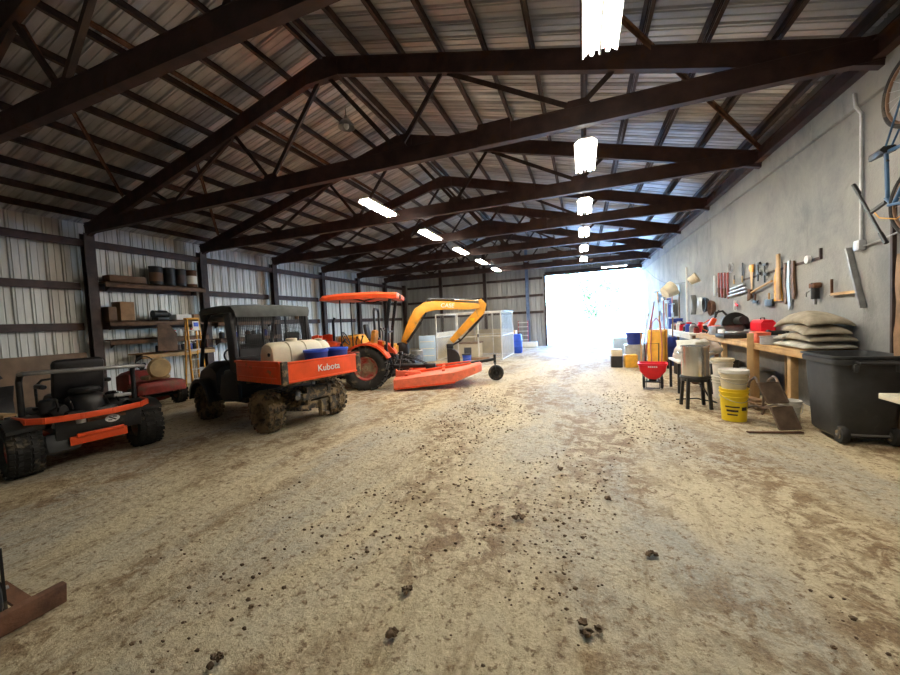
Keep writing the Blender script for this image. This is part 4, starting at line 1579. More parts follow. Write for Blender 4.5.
def wheelie_bin():
    t = thing('wheeled_bin', 'large dark grey wheeled bin without lid beside the pine bench', 'bin', (2.945, 5.60, 0))
    def rect(x, y, z, c=.07):
        pts = []
        for sx, sy, a0 in ((1, 1, 0), (-1, 1, 90), (-1, -1, 180), (1, -1, 270)):
            for i in range(5):
                a = R(a0 + 90 * i / 4)
                pts.append((sx * (x - c) + c * math.cos(a), sy * (y - c) + c * math.sin(a), z))
        return pts
    m = MB()
    secs = [rect(.25, .24, .06), rect(.27, .26, .09), rect(.285, .29, .5), rect(.30, .32, .90), rect(.32, .345, .905), rect(.325, .35, .93), rect(.325, .35, .96), rect(.315, .34, .965), rect(.315, .34, .975), rect(.337, .36, .98), rect(.337, .36, 1.0), rect(.30, .325, 1.0), rect(.28, .305, .90), rect(.23, .23, .12)]
    m.loft(secs)
    m.build('body', 'bin', t)
    m = MB()
    m.tube([(-.14, -.345, .93), (-.14, -.41, .93), (.22, -.41, .93), (.22, -.345, .93)], .018, 10)
    m.build('handle', 'bin', t)
    for x in (-.14, .22):
        MB().box((x, -.335, .87), (.05, .06, .09), bev=.015).build('handle_bracket', 'bin', t)
    for s in (-1, 1):
        m = MB()
        m.lathe([(0, -.035), (.09, -.035), (.10, -.02), (.10, .02), (.09, .035), (0, .035)], 20, (s * .22, -.265, .10), 'x')
        w = m.build('wheel', 'rubber', t)
        MB().lathe([(0, -.04), (.05, -.04), (.05, .04), (0, .04)], 14, (s * .22, -.265, .10), 'x').build('hub', 'mudmetal', w)
    MB().cyl((-.27, -.265, .10), (.27, -.265, .10), .012).build('axle', 'grey_met', t)


def floor_things():
    # grey table at the frame edge
    t = thing('table', 'pale grey topped table beside the wheeled bin', 'table', (2.98, 3.62, 0))
    MB().box((0, 0, .765), (.84, 1.28, .05), bev=.006).build('tabletop', 'cream_b', t)
    for x in (.05, .36):
        for y in (-.56, .48):
            MB().box((x - .0, y, .37), (.06, .06, .74)).build('leg', 'black', t)
    t.location = (2.84, 3.62, 0)
    # stacked pails
    bucket('bright yellow plastic bucket on the floor, white bucket nested in it', (1.99, 6.20, 0), .46, .165, .145, 'yel_plastic', bail=True, band=[(R(-115), .14, .9, .03), (R(-115), .20, 1.1, .02), (R(-115), .09, .8, .02), (R(-60), .16, .5, .05)])
    bucket('white bucket nested in the yellow bucket', (1.99, 6.20, .27), .44, .165, .128, 'cream_b', lid='white_pl')
    bucket('lower white bucket of the two stacked behind the yellow one', (2.32, 7.74, 0), .38, .16, .135, 'white_pl', bail=False, group=None, lid='white_pl')
    bucket('upper white bucket with tan lid stacked behind the yellow one', (2.32, 7.74, .394), .30, .16, .135, 'white_pl', bail=False, lid='cream_b')
    bucket('small white pail on the floor between bench leg and wheeled bin', (2.62, 6.20, 0), .30, .12, .095, 'white_pl', bail=True)
    # propane burner and pot
    t = thing('burner_stand', 'black four legged burner stand under the aluminium pot', 'burner stand', (1.70, 6.92, 0), R(3))
    m = MB()
    pts = [(.20 * math.cos(2 * math.pi * i / 24), .20 * math.sin(2 * math.pi * i / 24), .50) for i in range(24)]
    m.tube(pts, .022, 8, True)
    for i in range(4):
        a = R(45 + 90 * i)
        m.bar((.2 * math.cos(a), .2 * math.sin(a), .50), (.06 * math.cos(a), .06 * math.sin(a), .50), .03, .02)
    m.lathe([(.195, .44), (.205, .44), (.205, .53), (.195, .53)], 28)
    m.build('ring', 'black', t)
    for i in range(4):
        a = R(45 + 90 * i)
        MB().bar((.19 * math.cos(a), .19 * math.sin(a), .52), (.235 * math.cos(a), .235 * math.sin(a), 0), .045, .045, (1, 0, 0)).build('leg', 'black', t)
    MB().lathe([(0, .38), (.03, .38), (.08, .42), (.08, .45), (0, .45)], 16).build('burner', 'rust', t)
    MB().tube([(0, 0, .40), (.1, .02, .36), (.24, .1, .1), (.4, .3, .012), (.2, .6, .012), (-.15, .5, .012)], .012, 6).build('gas_hose', 'black', t)
    t = thing('stock_pot', 'tall dull aluminium pot on the black burner stand', 'pot', (1.70, 6.92, .522))
    MB().lathe([(0, 0), (.185, 0), (.193, .01), (.195, .30), (.197, .47), (.205, .475), (.205, .49), (.19, .49), (.188, .02), (0, .02)], 32).build('body', 'alu', t)
    for s in (-1, 1):
        MB().tube([(s * .193, -.06, .38), (s * .235, -.06, .38), (s * .235, .06, .38), (s * .193, .06, .38)], .008, 8).build('handle', 'alu', t)
    # white topped low table + bag
    t = thing('low_table', 'low white topped table with dark legs behind the burner stand', 'table', (1.97, 8.36, 0))
    MB().box((0, 0, .60), (.60, .8, .04), bev=.01).build('tabletop', 'white', t)
    for x in (-.27, .27):
        for y in (-.35, .35):
            MB().box((x, y, .29), (.045, .045, .58)).build('leg', 'black', t)
    m = MB().sph((0, 0, .14), (.32, .28, .20), 24, .9, 3)
    for v in m.bm.verts:
        v.co.z = max(v.co.z, 0)
    o = m.build('plastic_bag', 'white_pl', sm=60)
    at(o, (2.05, 8.36, .622), .4)
    tag(o, 'crumpled white bag on the low table behind the pot', 'bag')
    # broadcast spreader
    t = thing('broadcast_spreader', 'red hopper broadcast spreader on two wheels in front of the yellow cart', 'spreader', (1.33, 8.50, 0), R(-8))
    t.scale = (.87, .87, .9)
    m = MB()
    def rc(w, d, z, c=.06):
        return [(sx * (w - c) + c * math.cos(R(a0 + 45 * i)), sy * (d - c) + c * math.sin(R(a0 + 45 * i)), z) for sx, sy, a0 in ((1, 1, 0), (-1, 1, 90), (-1, -1, 180), (1, -1, 270)) for i in range(3)]
    m.loft([rc(.09, .08, .22), rc(.17, .13, .28), rc(.27, .20, .42), rc(.295, .215, .56), rc(.315, .235, .565), rc(.315, .235, .60), rc(.29, .21, .60), rc(.25, .18, .42), rc(.14, .10, .28)])
    h = m.build('hopper', 'red', t)
    m = MB()
    for i in range(5):
        m.box((-.08 + .04 * i, -.2205, .525), (.028, .012, .03), (R(-5), 0, 0))
    m.build('decal', 'white', h)
    for s in (-1, 1):
        w = tyre(MB(), .145, .06, .09, lugs=1, lug=.002, style='block', o=(s * .19, 0, .145))
        for v in w.bm.verts:
            v.co = V((v.co.y + s * .19, v.co.x - s * .19, v.co.z))
        w = w.build('wheel', 'rubber', t)
        MB().lathe([(0, -.02), (.09, -.02), (.09, .02), (0, .02)], 16, (s * .19, 0, .145), 'x').build('rim', 'black_pl', w)
    m = MB()
    m.cyl((-.2, 0, .145), (.2, 0, .145), .012)
    m.tube([(-.12, 0, .145), (-.12, .2, .2), (-.14, .34, .5), (-.16, .56, 1.0), (.16, .56, 1.0), (.14, .34, .5), (.12, .2, .2), (.12, 0, .145)], .014, 8)
    m.box((0, 0, .20), (.16, .14, .06), bev=.01)
    m.tube([(-.14, .04, .2), (-.14, -.1, .02), (.14, -.1, .02), (.14, .04, .2)], .010, 6)
    m.build('frame', 'black', t)
    MB().lathe([(0, 0), (.12, 0), (.12, .008), (0, .01)], 20, (0, 0, .165)).build('spinner', 'black_pl', t)
    # yellow cart on end
    t = thing('garden_cart', 'golden yellow plastic cart tub standing on end behind the red spreader', 'cart', (1.90, 11.45, .01 + fz(11.45)), R(-6), rot=(R(-7), 0, R(-14)))
    m = MB()
    m.loft([[(sx * w, y, zz) for sx, zz in ((-1, z0), (1, z0), (1, z1), (-1, z1))] for y, w, z0, z1 in ((-.02, .16, .18, 1.0), (.0, .19, .13, 1.05), (.22, .22, .08, 1.10), (.23, .25, .05, 1.12), (.25, .25, .05, 1.12))])
    m.box((0, -.022, .6), (.03, .02, .8), bev=.008)
    m.build('tub', 'yel_tarp', t)
    for s in (-1, 1):
        MB().tube([(s * .12, -.05, .1), (s * .14, -.08, .6), (s * .10, -.07, 1.3), (0, -.06, 1.42)], .014, 8).build('handle', 'pinkred', t)
        w = MB().lathe([(0, -.03), (.11, -.03), (.11, .03), (0, .03)], 16, (s * .27, .12, .12), 'x').build('wheel', 'rubber', t)
    # floor boxes near the doorway
    crate('dark box with cream top on the floor nearest the doorway', (.92, 12.05, fz(12)), (.32, .34, .34), 0, 'black_pl', 'storage_box', flap=False, lidmat='cream')
    crate('cream storage tote on top of the dark box by the doorway', (.92, 12.06, fz(12) + .37), (.30, .32, .14), 0, 'cream', 'storage_tote', 'tote', flap=False)
    crate('yellow box on the floor beside the dark box with cream top', (1.30, 12.02, fz(12)), (.34, .36, .34), R(4), 'yel_tarp', 'storage_box', flap=False)
    crate('grey tote under the navy tub beyond the yellow box', (1.55, 13.1, fz(13)), (.6, .5, .58), 0, 'galv', 'storage_tote', 'tote', flap=False)
    t = thing('tub', 'navy blue tub on the grey tote beyond the yellow box', 'tub', (1.55, 13.1, fz(13) + .61))
    MB().lathe([(0, 0), (.2, 0), (.25, .34), (.27, .35), (.27, .38), (.24, .38), (.19, .03), (0, .03)], 24).build('body', 'blue_d', t)
    crate('pale blue tote on the floor past the grey tote toward the doorway', (1.25, 14.4, fz(14.4)), (.5, .5, .75), 0, 'blue_l', 'storage_tote', 'tote', flap=False)
    # barrel of long tools
    t = thing('barrel', 'dark blue barrel holding long handled tools by the block wall', 'barrel', (2.35, 12.5, fz(12.5)))
    MB().lathe([(0, 0), (.26, 0), (.28, .03), (.28, .28), (.29, .3), (.28, .32), (.28, .56), (.29, .58), (.28, .6), (.28, .82), (.26, .85), (.25, .85), (.25, .05), (0, .05)], 26).build('body', 'blue_d', t)
    n = 0
    for i, (kind, dx, dy, px, py, zt, mt) in enumerate((('shovel', -.16, -.06, -.16, -.02, 1.62, 'wood'), ('rake', .17, .06, .16, .04, 1.9, 'wood_old'), ('push_broom', -.02, .17, -.02, .16, 2.05, 'pinkred'),
                                                        ('shovel', .12, -.14, .12, -.10, 1.55, 'wood_old'), ('rake', -.16, .14, -.12, .12, 2.3, 'yel_ladder'), ('push_broom', .0, -.18, .0, -.16, 1.95, 'blue_l'))):
        labs = ['pine handled shovel upended in the dark blue barrel', 'old wooden handled rake upended in the dark blue barrel', 'push broom with faded red handle upended in the dark blue barrel',
                'old grey handled shovel upended in the dark blue barrel', 'rake with yellow handle upended in the dark blue barrel', 'push broom with pale blue handle upended in the dark blue barrel']
        longtool(kind, labs[i], (2.35 + px, 12.5 + py, .07 + fz(12.5)), (2.35 + dx * 1.15, 12.5 + dy * 1.15, zt - .1), mt, 'blue_l' if i % 2 else 'grey_met')
    # leaning bundle of pipes/poles next to yellow cart
    for i, (x, y, x2, y2, h, mt, lab) in enumerate(((1.62, 11.9, 1.95, 12.05, 1.75, 'pinkred', 'faded red pole leaning beside the yellow cart'), (1.55, 12.05, 1.85, 12.25, 1.55, 'white', 'white pole leaning beside the yellow cart'),
                                                   (1.70, 12.1, 2.0, 12.25, 1.9, 'alu', 'silver pole leaning beside the yellow cart'), (1.55, 11.78, 1.60, 11.98, 1.2, 'wood', 'short wooden pole leaning beside the yellow cart'))):
        o = MB().tube([(x, y, fz(y) + .01), ((x + x2) / 2, (y + y2) / 2, h * .5), (x2, y2, h)], .02, 8).build('pole', mt)
        tag(o, lab, 'pole', 'poles beside the yellow cart')
    # dull metal cabinet legs/air compressor under far bench
    t = thing('air_compressor', 'dull red and black air compressor under the white bench', 'compressor', (2.90, 11.75, fz(11.7)))
    MB().lathe([(0, -.42), (.1, -.4), (.17, -.34), (.17, .34), (.1, .4), (0, .42)], 20, (0, 0, .30), 'y').build('tank', 'red_dull', t)
    MB().box((0, .05, .55), (.24, .4, .2), bev=.03).build('motor', 'black', t)
    for s in (-1, 1):
        MB().cyl((s * .18, -.25, .12), (s * .23, -.25, .12), .12, n=18).build('wheel', 'rubber', t)
        MB().box((s * .12, .28, .08), (.04, .04, .16)).build('foot', 'black', t)
    crate('black steel box on the floor under the near end of the white bench', (2.35, 10.4, 0), (.36, .42, .46), R(10), 'black', 'steel_box', flap=False)
    # curved metal racks on the floor
    def rack(label, a, b, c, d, rails):
        t = thing('curved_rack', label, 'rack', V(a), group='curved racks')
        o = V(a)
        A, B, Cc, Dd = [V(x) - o for x in (a, b, c, d)]
        n = (B - A).cross(Dd - A).normalized() * .008
        MB().loft([[A - n, B - n, Cc - n, Dd - n], [A + n, B + n, Cc + n, Dd + n]]).build('panel', 'rack_br', t)
        for P0, P1 in ((A, Dd), (B, Cc)):
            m = MB()
            pts = [P0, P0.lerp(P1, .5), P1] + [P1 + V(r) for r in rails]
            m.tube(pts, .016, 8)
            m.build('side_rail', 'rack_br', t)
        for P0, P1 in ((A, B), (Dd, Cc)):
            MB().tube([P0, P1], .013, 8).build('cross_rail', 'rack_br', t)
    rack('lower of the two brown curved racks stacked beside the bin', (2.31, 5.70, .02), (2.56, 5.79, .02), (2.50, 5.87, .28), (2.25, 5.78, .28), ((-.03, .07, -.02), (-.06, .28, -.04), (-.08, .50, -.12), (-.09, .58, -.25)))
    rack('upper of the two brown curved racks stacked beside the bin', (2.26, 5.88, .32), (2.51, 5.97, .32), (2.43, 6.04, .57), (2.18, 5.95, .57), ((.02, .10, .04), (.05, .24, .04), (.08, .46, -.04), (.09, .62, -.22), (.09, .70, -.54)))
    o = MB().bar((1.92, 5.55, .012), (2.52, 5.66, .012), .05, .012).build('steel_strip', 'rust')
    tag(o, 'rusty flat steel strip on the floor before the curved racks', 'steel strip')


# ---------------------------------------------------------------- right side: wall tools
def W(y, z, d=.03):
    return (XR - d, y, z)


def wall_tools():
    def wt(name, label, cat, y, z, group=None):
        return thing(name, label, cat, W(y, z, 0), group=group)
    for i, (y, lab) in enumerate(((11.06, 'brick red pipe wrench hung in the row of four, farthest along the wall'), (10.86, 'brick red pipe wrench hung second along the row of four from the doorway'),
                                  (10.65, 'brick red pipe wrench hung third along the row of four from the doorway'), (10.45, 'brick red pipe wrench hung last in the row of four, beside the wire coil'))):
        t = wt('pipe_wrench', lab, 'wrench', y, 2.5 - .02 * i, 'pipe wrenches')
        MB().prism([(-.03, 0), (.03, 0), (.02, -.40), (-.02, -.40)], -.05, -.02, 'yz', bev=.006).build('handle', 'saw_red', t)
        MB().prism([(-.035, -.38), (.05, -.38), (.06, -.50), (.01, -.50), (.0, -.46), (-.02, -.62), (-.05, -.60)], -.055, -.015, 'yz', bev=.005).build('jaw', 'saw_red' if i % 2 else 'rust', t)
    o = MB().box(W(11.38, 2.2, .03), (.03, .06, .52), bev=.004).build('batten', 'white')
    tag(o, 'short white batten hung beside the red pipe wrenches', 'batten')
    t = wt('wire_coil', 'coil of pale wire hung above the grey pipes', 'wire coil', 10.22, 2.53)
    m = MB()
    for k in range(5):
        m.tube([(-.03 - .008 * k, (.10 + .006 * (k % 3)) * math.cos(2 * math.pi * i / 24), (.10 + .006 * ((k + 1) % 3)) * math.sin(2 * math.pi * i / 24)) for i in range(24)], .004, 5, True)
    m.build('coil', 'galv', t)
    MB().tube([(0, 0, .10), (-.06, 0, .09), (-.06, 0, .12)], .005, 6).build('hook', 'grey_met', t)
    for y, z, lab in ((9.62, 2.56, 'black flat rasp with wooden handle hung beside the orange handled saw'), (10.08, 2.40, 'small black file hung below the wire coil')):
        t = wt('rasp', lab, 'rasp', y, z)
        MB().box((-.03, 0, -.14), (.012, .06 if z > 2.41 else .03, .28 if z > 2.41 else .16), bev=.003).build('blade', 'black', t)
        MB().cyl((-.03, 0, -.28 if z > 2.41 else -.16), (-.03, 0, -.42 if z > 2.41 else -.26), .016, n=8).build('handle', 'wood', t)
    t = wt('hand_saw', 'hand saw with orange wooden handle hung beside black clamps', 'saw', 9.18, 2.46)
    m = MB()
    m.prism([(-.11, 0), (.05, 0), (.09, -.06), (.06, -.13), (-.10, -.16)], -.045, -.02, 'yz', bev=.008)
    m.build('handle', 'yel_ladder', t)
    MB().prism([(-.10, -.12), (.05, -.13), (.0, -.52), (-.05, -.52)], -.034, -.030, 'yz').build('blade', 'wood', t)
    for i, (y, lab) in enumerate(((8.88, 'black bar clamp hung beside the orange handled saw'), (8.60, 'black bar clamp hung beside the tan boards'))):
        t = wt('clamp', lab, 'clamp', y, 2.46 - .05 * i, 'bar clamps')
        m = MB()
        m.box((-.03, 0, -.18), (.02, .035, .36), bev=.003)
        m.box((-.04, -.06, -.02), (.03, .15, .05), bev=.01)
        m.build('bar', 'black', t)
        MB().box((-.04, -.07, -.20), (.035, .17, .06), (.3, 0, 0), bev=.015).build('sliding_jaw', 'black', t)
        MB().cyl((-.04, -.12, -.30), (-.04, -.12, -.12), .012, n=8).build('screw', 'galv', t)
    for i in range(3):
        z = 1.90 + .075 * i
        o = MB().cyl(W(10.35 - .05 * i, z - .02, .05), W(9.36 + .06 * i, z + .04, .05), .024, n=12).build('pipe', 'galv')
        tag(o, '%s of three grey pipes hung level on the block wall, counting upward' % ORD[i], 'pipe', 'grey wall pipes')
    t = wt('axe', 'axe with wooden handle laid across pegs beside the grey pipes', 'axe', 8.9, 1.93)
    MB().tube([(-.06, .30, -.06), (-.06, -.1, .02), (-.06, -.66, .12)], .02, 8).build('handle', 'wood', t)
    MB().prism([(.18, -.16), (.36, -.20), (.32, .04), (.20, .02)], -.085, -.04, 'yz', bev=.01).build('head', 'rust', t)
    t = wt('scraper', 'short scraper with wide black blade hung under the axe', 'scraper', 8.40, 1.78)
    MB().cyl((-.04, 0, .06), (-.04, 0, -.06), .015, n=8).build('handle', 'wood', t)
    MB().box((-.04, 0, -.12), (.02, .30, .13), bev=.006).build('blade', 'black', t)
    t = wt('cold_chisel', 'small dark tool with curved blade hung below the axe head', 'tool', 8.98, 1.74)
    MB().cyl((-.04, 0, .12), (-.04, 0, -.02), .014, n=8).build('handle', 'rust', t)
    MB().prism([(-.14, -.02), (.14, -.02), (.10, -.07), (-.10, -.07)], -.05, -.03, 'yz', bev=.004).build('blade', 'black', t)
    o = MB().box(W(8.02, 2.10, .055), (.025, .10, .80), bev=.003).build('board', 'wood')
    tag(o, 'tall narrow tan board hung on the block wall', 'board')
    o = MB().prism([(-.16, -.30), (.12, -.30), (.12, .12), (.04, .30), (-.10, .10)], XR - .032, XR - .016, 'yz').build('board', 'yel_ladder')
    o.location = (0, 8.12, 1.98)
    tag(o, 'wide tan offcut board behind the tall narrow one', 'board')
    for i, (y, z0, z1, mt, lab) in enumerate(((7.82, 2.32, 1.62, 'leather', 'brown leather strap hung beside the tall tan board'), (7.70, 2.34, 1.52, 'galv', 'long steel bar with hooked end hung among brown straps'), (7.58, 2.32, 1.70, 'leather', 'brown leather strap hung beside the long steel bar'))):
        m = MB()
        m.loft([[W(y - w + s, z, .02), W(y + w + s, z, .02), W(y + w + s, z, .05), W(y - w + s, z, .05)] for z, w, s in ((z0, .03, 0), ((z0 + z1) / 2, .045, .02), (z1 + .08, .04, -.02), (z1, .015, 0))])
        o = m.build('strap' if mt == 'leather' else 'steel_bar', mt)
        tag(o, lab, 'strap' if mt == 'leather' else 'bar')
    t = wt('hanging_rail', 'long flat steel rail with hooks screwed along the block wall', 'rail', 8.3, 2.24)
    MB().bar((-.006, 1.42, -.05), (-.006, -1.42, .03), .010, .04).build('bar', 'steel_dark', t)
    MB().box((-.02, -1.42, .085), (.03, .03, .16)).build('end_hook', 'steel_dark', t)
    MB().lathe([(0, -.02), (.06, -.02), (.06, .02), (0, .02)], 14, (-.05, -1.16, .04), 'x').build('knob', 'white', t)
    t = wt('hand_drill', 'dark old hand drill hung alone on the block wall', 'drill', 6.93, 1.93)
    MB().box((-.06, 0, -.06), (.10, .15, .08), bev=.02).build('body', 'rust', t)
    MB().cyl((-.06, 0, -.02), (-.06, 0, -.26), .05, n=14).build('gear_case', 'black', t)
    MB().cyl((-.06, 0, -.26), (-.06, 0, -.34), .02, n=10).build('chuck', 'grey_met', t)
    MB().tube([(-.06, .04, -.1), (-.12, .10, -.16), (-.12, .10, -.22)], .01, 6).build('crank', 'grey_met', t)
    t = wt('hung_tool', 'slanted steel tool with level foot hung near the corner post', 'tool', 6.13, 1.9)
    MB().bar((-.04, .13, .40), (-.04, -.14, -.38), .03, .065, (1, 0, 0), bev=.004).build('blade', 'grey_met', t)
    MB().bar((-.04, .46, -.18), (-.04, -.06, -.17), .03, .035).build('foot', 'wood', t)
    MB().bar((-.04, .46, -.18), (-.04, .46, .03), .02, .025, (1, 0, 0)).build('upright', 'rust', t)
    MB().prism([(.50, -.20), (.42, -.16), (.36, -.20)], -.05, -.02, 'yz').build('toe', 'black', t)
    for z in (.0, .2, -.1):
        pass
    t = wt('caulk_gun', 'white and red caulking gun hung below the grey pipes', 'caulk gun', 9.98, 1.76)
    MB().cyl((-.05, 0, 0), (-.05, 0, -.22), .026, n=12).build('tube', 'white', t)
    MB().prism([(-.03, -.06), (-.16, -.10), (-.15, -.14), (-.03, -.12)], -.06, -.04, 'yz', bev=.004).build('handle', 'red', t)
    # hung tubs
    bucket('large cream tub hung mouth outward high on the block wall', W(14.45, 2.22, .62), .34, .26, .20, 'cream_b', rot=(0, R(62), R(20)), name='hanging_tub', cat='tub', bail=False)
    bucket('small cream pail hung beside the large cream tub', W(12.35, 2.42, .36), .22, .14, .11, 'cream_b', rot=(0, R(60), R(-25)), name='hanging_pail', cat='pail', bail=False)
    o = MB().cyl(W(14.0, 1.0, .055), W(14.0, 3.0, .055), .03, n=12).build('pipe', 'white')
    tag(o, 'white upright pipe on the block wall behind the large cream tub', 'pipe')
    for i, (y, z, h, w, mt, lab) in enumerate(((16.6, 2.1, .75, .40, 'blue_d', 'navy jacket hung on the block wall toward the doorway'), (15.6, 2.0, .62, .36, 'black_pl', 'black jacket hung between the navy one and the cream tub'),
                                               (17.8, 2.15, .62, .36, 'blue_l', 'pale blue jacket hung closest to the doorway'), (13.2, 2.05, .60, .30, 'canvas', 'grey canvas bag hung beside the white pipe'), (12.6, 1.95, .5, .26, 'galv', 'grey apron hung beside the canvas bag'))):
        m = MB()
        secs = []
        for j in range(9):
            f = j / 8
            ww = w / 2 * (.35 + .65 * min(1, f * 4))
            secs.append([(XR - .02 - (.10 + .03 * math.sin(i + 5 * a + f * 3)) * math.sin(math.pi * (a + 1) / 2) if abs(a) < 1 else XR - .02, y + a * ww, z - f * h) for a in (-1, -.6, -.2, .2, .6, 1)])
        m.loft(secs)
        o = m.build('jacket' if i < 3 else ('canvas_bag' if i == 3 else 'apron'), mt, sm=60)
        tag(o, lab, ['jacket', 'jacket', 'jacket', 'bag', 'apron'][i])
    for i, (y, z, lab) in enumerate(((18.6, 2.2, 'small coil of blue hose hung by the doorway end of the wall'), (12.0, 1.72, 'small coil of black hose hung over the white bench'), (11.5, 1.62, 'coil of dark chain hung under the white batten'))):
        m = MB()
        for k in range(4):
            m.tube([W(y + (.15 + .01 * k) * math.cos(2 * math.pi * j / 20), z + (.17 + .01 * k) * math.sin(2 * math.pi * j / 20), .03 + .025 * k) for j in range(20)], .014, 6, True)
        tag(m.build('hose_coil' if i < 2 else 'chain_coil', ['blue_l', 'black', 'rust'][i]), lab, 'coil')
    # loose wire sagging along the wall
    pts = [W(22.3 - 8.7 * i / 20, 3.9 - 1.38 * (i / 20) - .30 * math.sin(math.pi * i / 20) * 1.2, .010) for i in range(21)]
    tag(MB().tube(pts, .008, 5).build('wire', 'steel_dark'), 'thin dark wire sagging down the block wall toward the tools', 'wire')
    for i, (y, zt, kind, lab) in enumerate(((15.05, 2.35, 'shovel', 'shovel hung head up on the block wall beside the black jacket'), (16.12, 2.55, 'rake', 'rake hung head up on the block wall between the two darkest jackets'),
                                            (17.2, 2.5, 'shovel', 'shovel hung head up on the block wall between navy and pale blue jackets'), (18.2, 2.55, 'push_broom', 'push broom hung head up nearest the doorway end of the block wall'))):
        longtool(kind, lab, W(y, 1.15, .045), W(y + .02, zt - .2, .045), ['wood_old', 'pinkred', 'wood', 'steel_blue'][i], ['grey_met', 'steel_dark', 'black', 'blue_d'][i])
    # conduit
    t = wt('conduit', 'grey electrical conduit running down the block wall to a box', 'conduit', 6.05, 0)
    MB().tube([(-.025, 0, 2.36), (-.025, 0, 3.90), (-.08, 0, 3.99), (-.08, .02, 4.16)], .018, 8).build('pipe', 'galv', t)
    MB().box((-.04, 0, 2.30), (.07, .10, .12), bev=.006).build('junction_box', 'galv', t)
    MB().tube([(-.03, -.05, 2.28), (-.03, -.3, 2.30), (-.03, -.7, 2.36), (-.03, -1.2, 2.40)], .010, 6).build('cable', 'galv', t)
    # corner strip and slab
    o = MB().box((XR - .012, 5.56, 1.35), (.05, .03, 2.7)).build('trim_5', 'steel_dark')
    struct(o)
    m = MB()
    L, Rr = [], []
    for i in range(13):
        z = .0 + 2.1 * i / 12
        L.append((5.30 + .05 * noise.noise(V((z * 3, 0, 0))), z))
        Rr.append((4.82 + .08 * noise.noise(V((z * 2.2, 4, 0))), z))
    m.prism(L + Rr[::-1], 0, .06, 'yz', bev=.006)
    o = m.build('slab_board', 'wood_old')
    o.location = (XR - .09, 0.14, 0)
    o.rotation_euler = (0, R(.6), 0)
    tag(o, 'rough edged brown slab board leaning on the wall above the bin', 'board')
    # bicycle hanging from the wall
    t = thing('bicycle', 'blue bicycle hanging on the block wall by its wheel', 'bicycle', (2.98, 4.85, 3.38))
    def bw(c):
        c = V(c)
        o = MB().tube([(c.x, c.y + .325 * math.cos(2 * math.pi * i / 40), c.z + .325 * math.sin(2 * math.pi * i / 40)) for i in range(40)], .024, 8, True).build('wheel', 'rubber', t)
        MB().tube([(c.x, c.y + .295 * math.cos(2 * math.pi * i / 40), c.z + .295 * math.sin(2 * math.pi * i / 40)) for i in range(40)], .014, 6, True).build('rim', 'leather', o)
        m = MB()
        for i in range(18):
            a = 2 * math.pi * i / 18
            m.cyl(c + V((.02 * (-1) ** i, 0, 0)), c + V((0, .29 * math.cos(a), .29 * math.sin(a))), .002, n=4)
        m.cyl(c - V((.05, 0, 0)), c + V((.05, 0, 0)), .02, n=10)
        m.build('spoke', 'galv', o)
    bw((0, 0, .22))
    bw((0, -.10, -.85))
    m = MB()
    bb, seat, head, headb, ax1, ax2 = V((0, -.18, -.28)), V((0, .30, -.26)), V((0, .28, -.74)), V((0, .20, -.82)), V((0, 0, .22)), V((0, -.10, -.85))
    for a, b, r in ((bb, seat, .018), (seat, head, .018), (bb, headb, .02), (head + (head - headb) * .2, headb, .02)):
        m.cyl(a, b, r, n=10)
    for s in (-1, 1):
        m.cyl(bb + V((s * .03, 0, 0)), ax1 + V((s * .05, 0, 0)), .010, n=8)
        m.cyl(seat + V((s * .02, 0, 0)), ax1 + V((s * .05, 0, 0)), .009, n=8)
        m.cyl(headb + V((s * .04, 0, 0)), ax2 + V((s * .05, 0, 0)), .014, n=8)
    m.build('frame', 'blue_fr', t)
    m = MB()
    m.loft([[(w * x, yy, -.24 + h) for x, h in ((-1, 0), (-.6, .035), (.6, .035), (1, 0), (.6, -.03), (-.6, -.03))] for w, yy in ((.075, .26), (.07, .33), (.03, .44), (.02, .52))])
    m.cyl((0, .28, -.36), (0, .34, -.25), .013, n=8)
    m.build('saddle', 'black', t)
    m = MB()
    m.bar((0, .30, -.76), (.0, .52, -.82), .03, .03)
    m.cyl((.0, .76, -.46), (-.02, .28, -1.16), .014, n=8)
    m.cyl((.0, .78, -.43), (0, .69, -.56), .02, n=8)
    m.cyl((-.02, .34, -1.07), (-.02, .26, -1.19), .02, n=8)
    m.build('handlebar', 'black', t)
    m = MB()
    m.lathe([(0, -.01), (.09, -.01), (.09, .01), (0, .01)], 20, (-.05, -.18, -.28), 'x')
    m.bar((-.07, -.18, -.28), (-.07, -.05, -.17), .02, .025)
    m.bar((.07, -.18, -.28), (.07, -.31, -.39), .02, .025)
    m.build('crankset', 'grey_met', t)
    MB().tube([(-.02, .42, -.84), (-.05, .30, -.92), (-.04, .1, -.98), (0, -.05, -.9)], .006, 6).build('brake_cable', 'yel_ladder', t)
    MB().tube([(.32, 0, .56), (.1, 0, .56), (.0, 0, .50), (-.04, 0, .56)], .012, 8).build('wall_hook', 'grey_met', t)


benches()
bench_things()
wheelie_bin()
floor_things()
wall_tools()


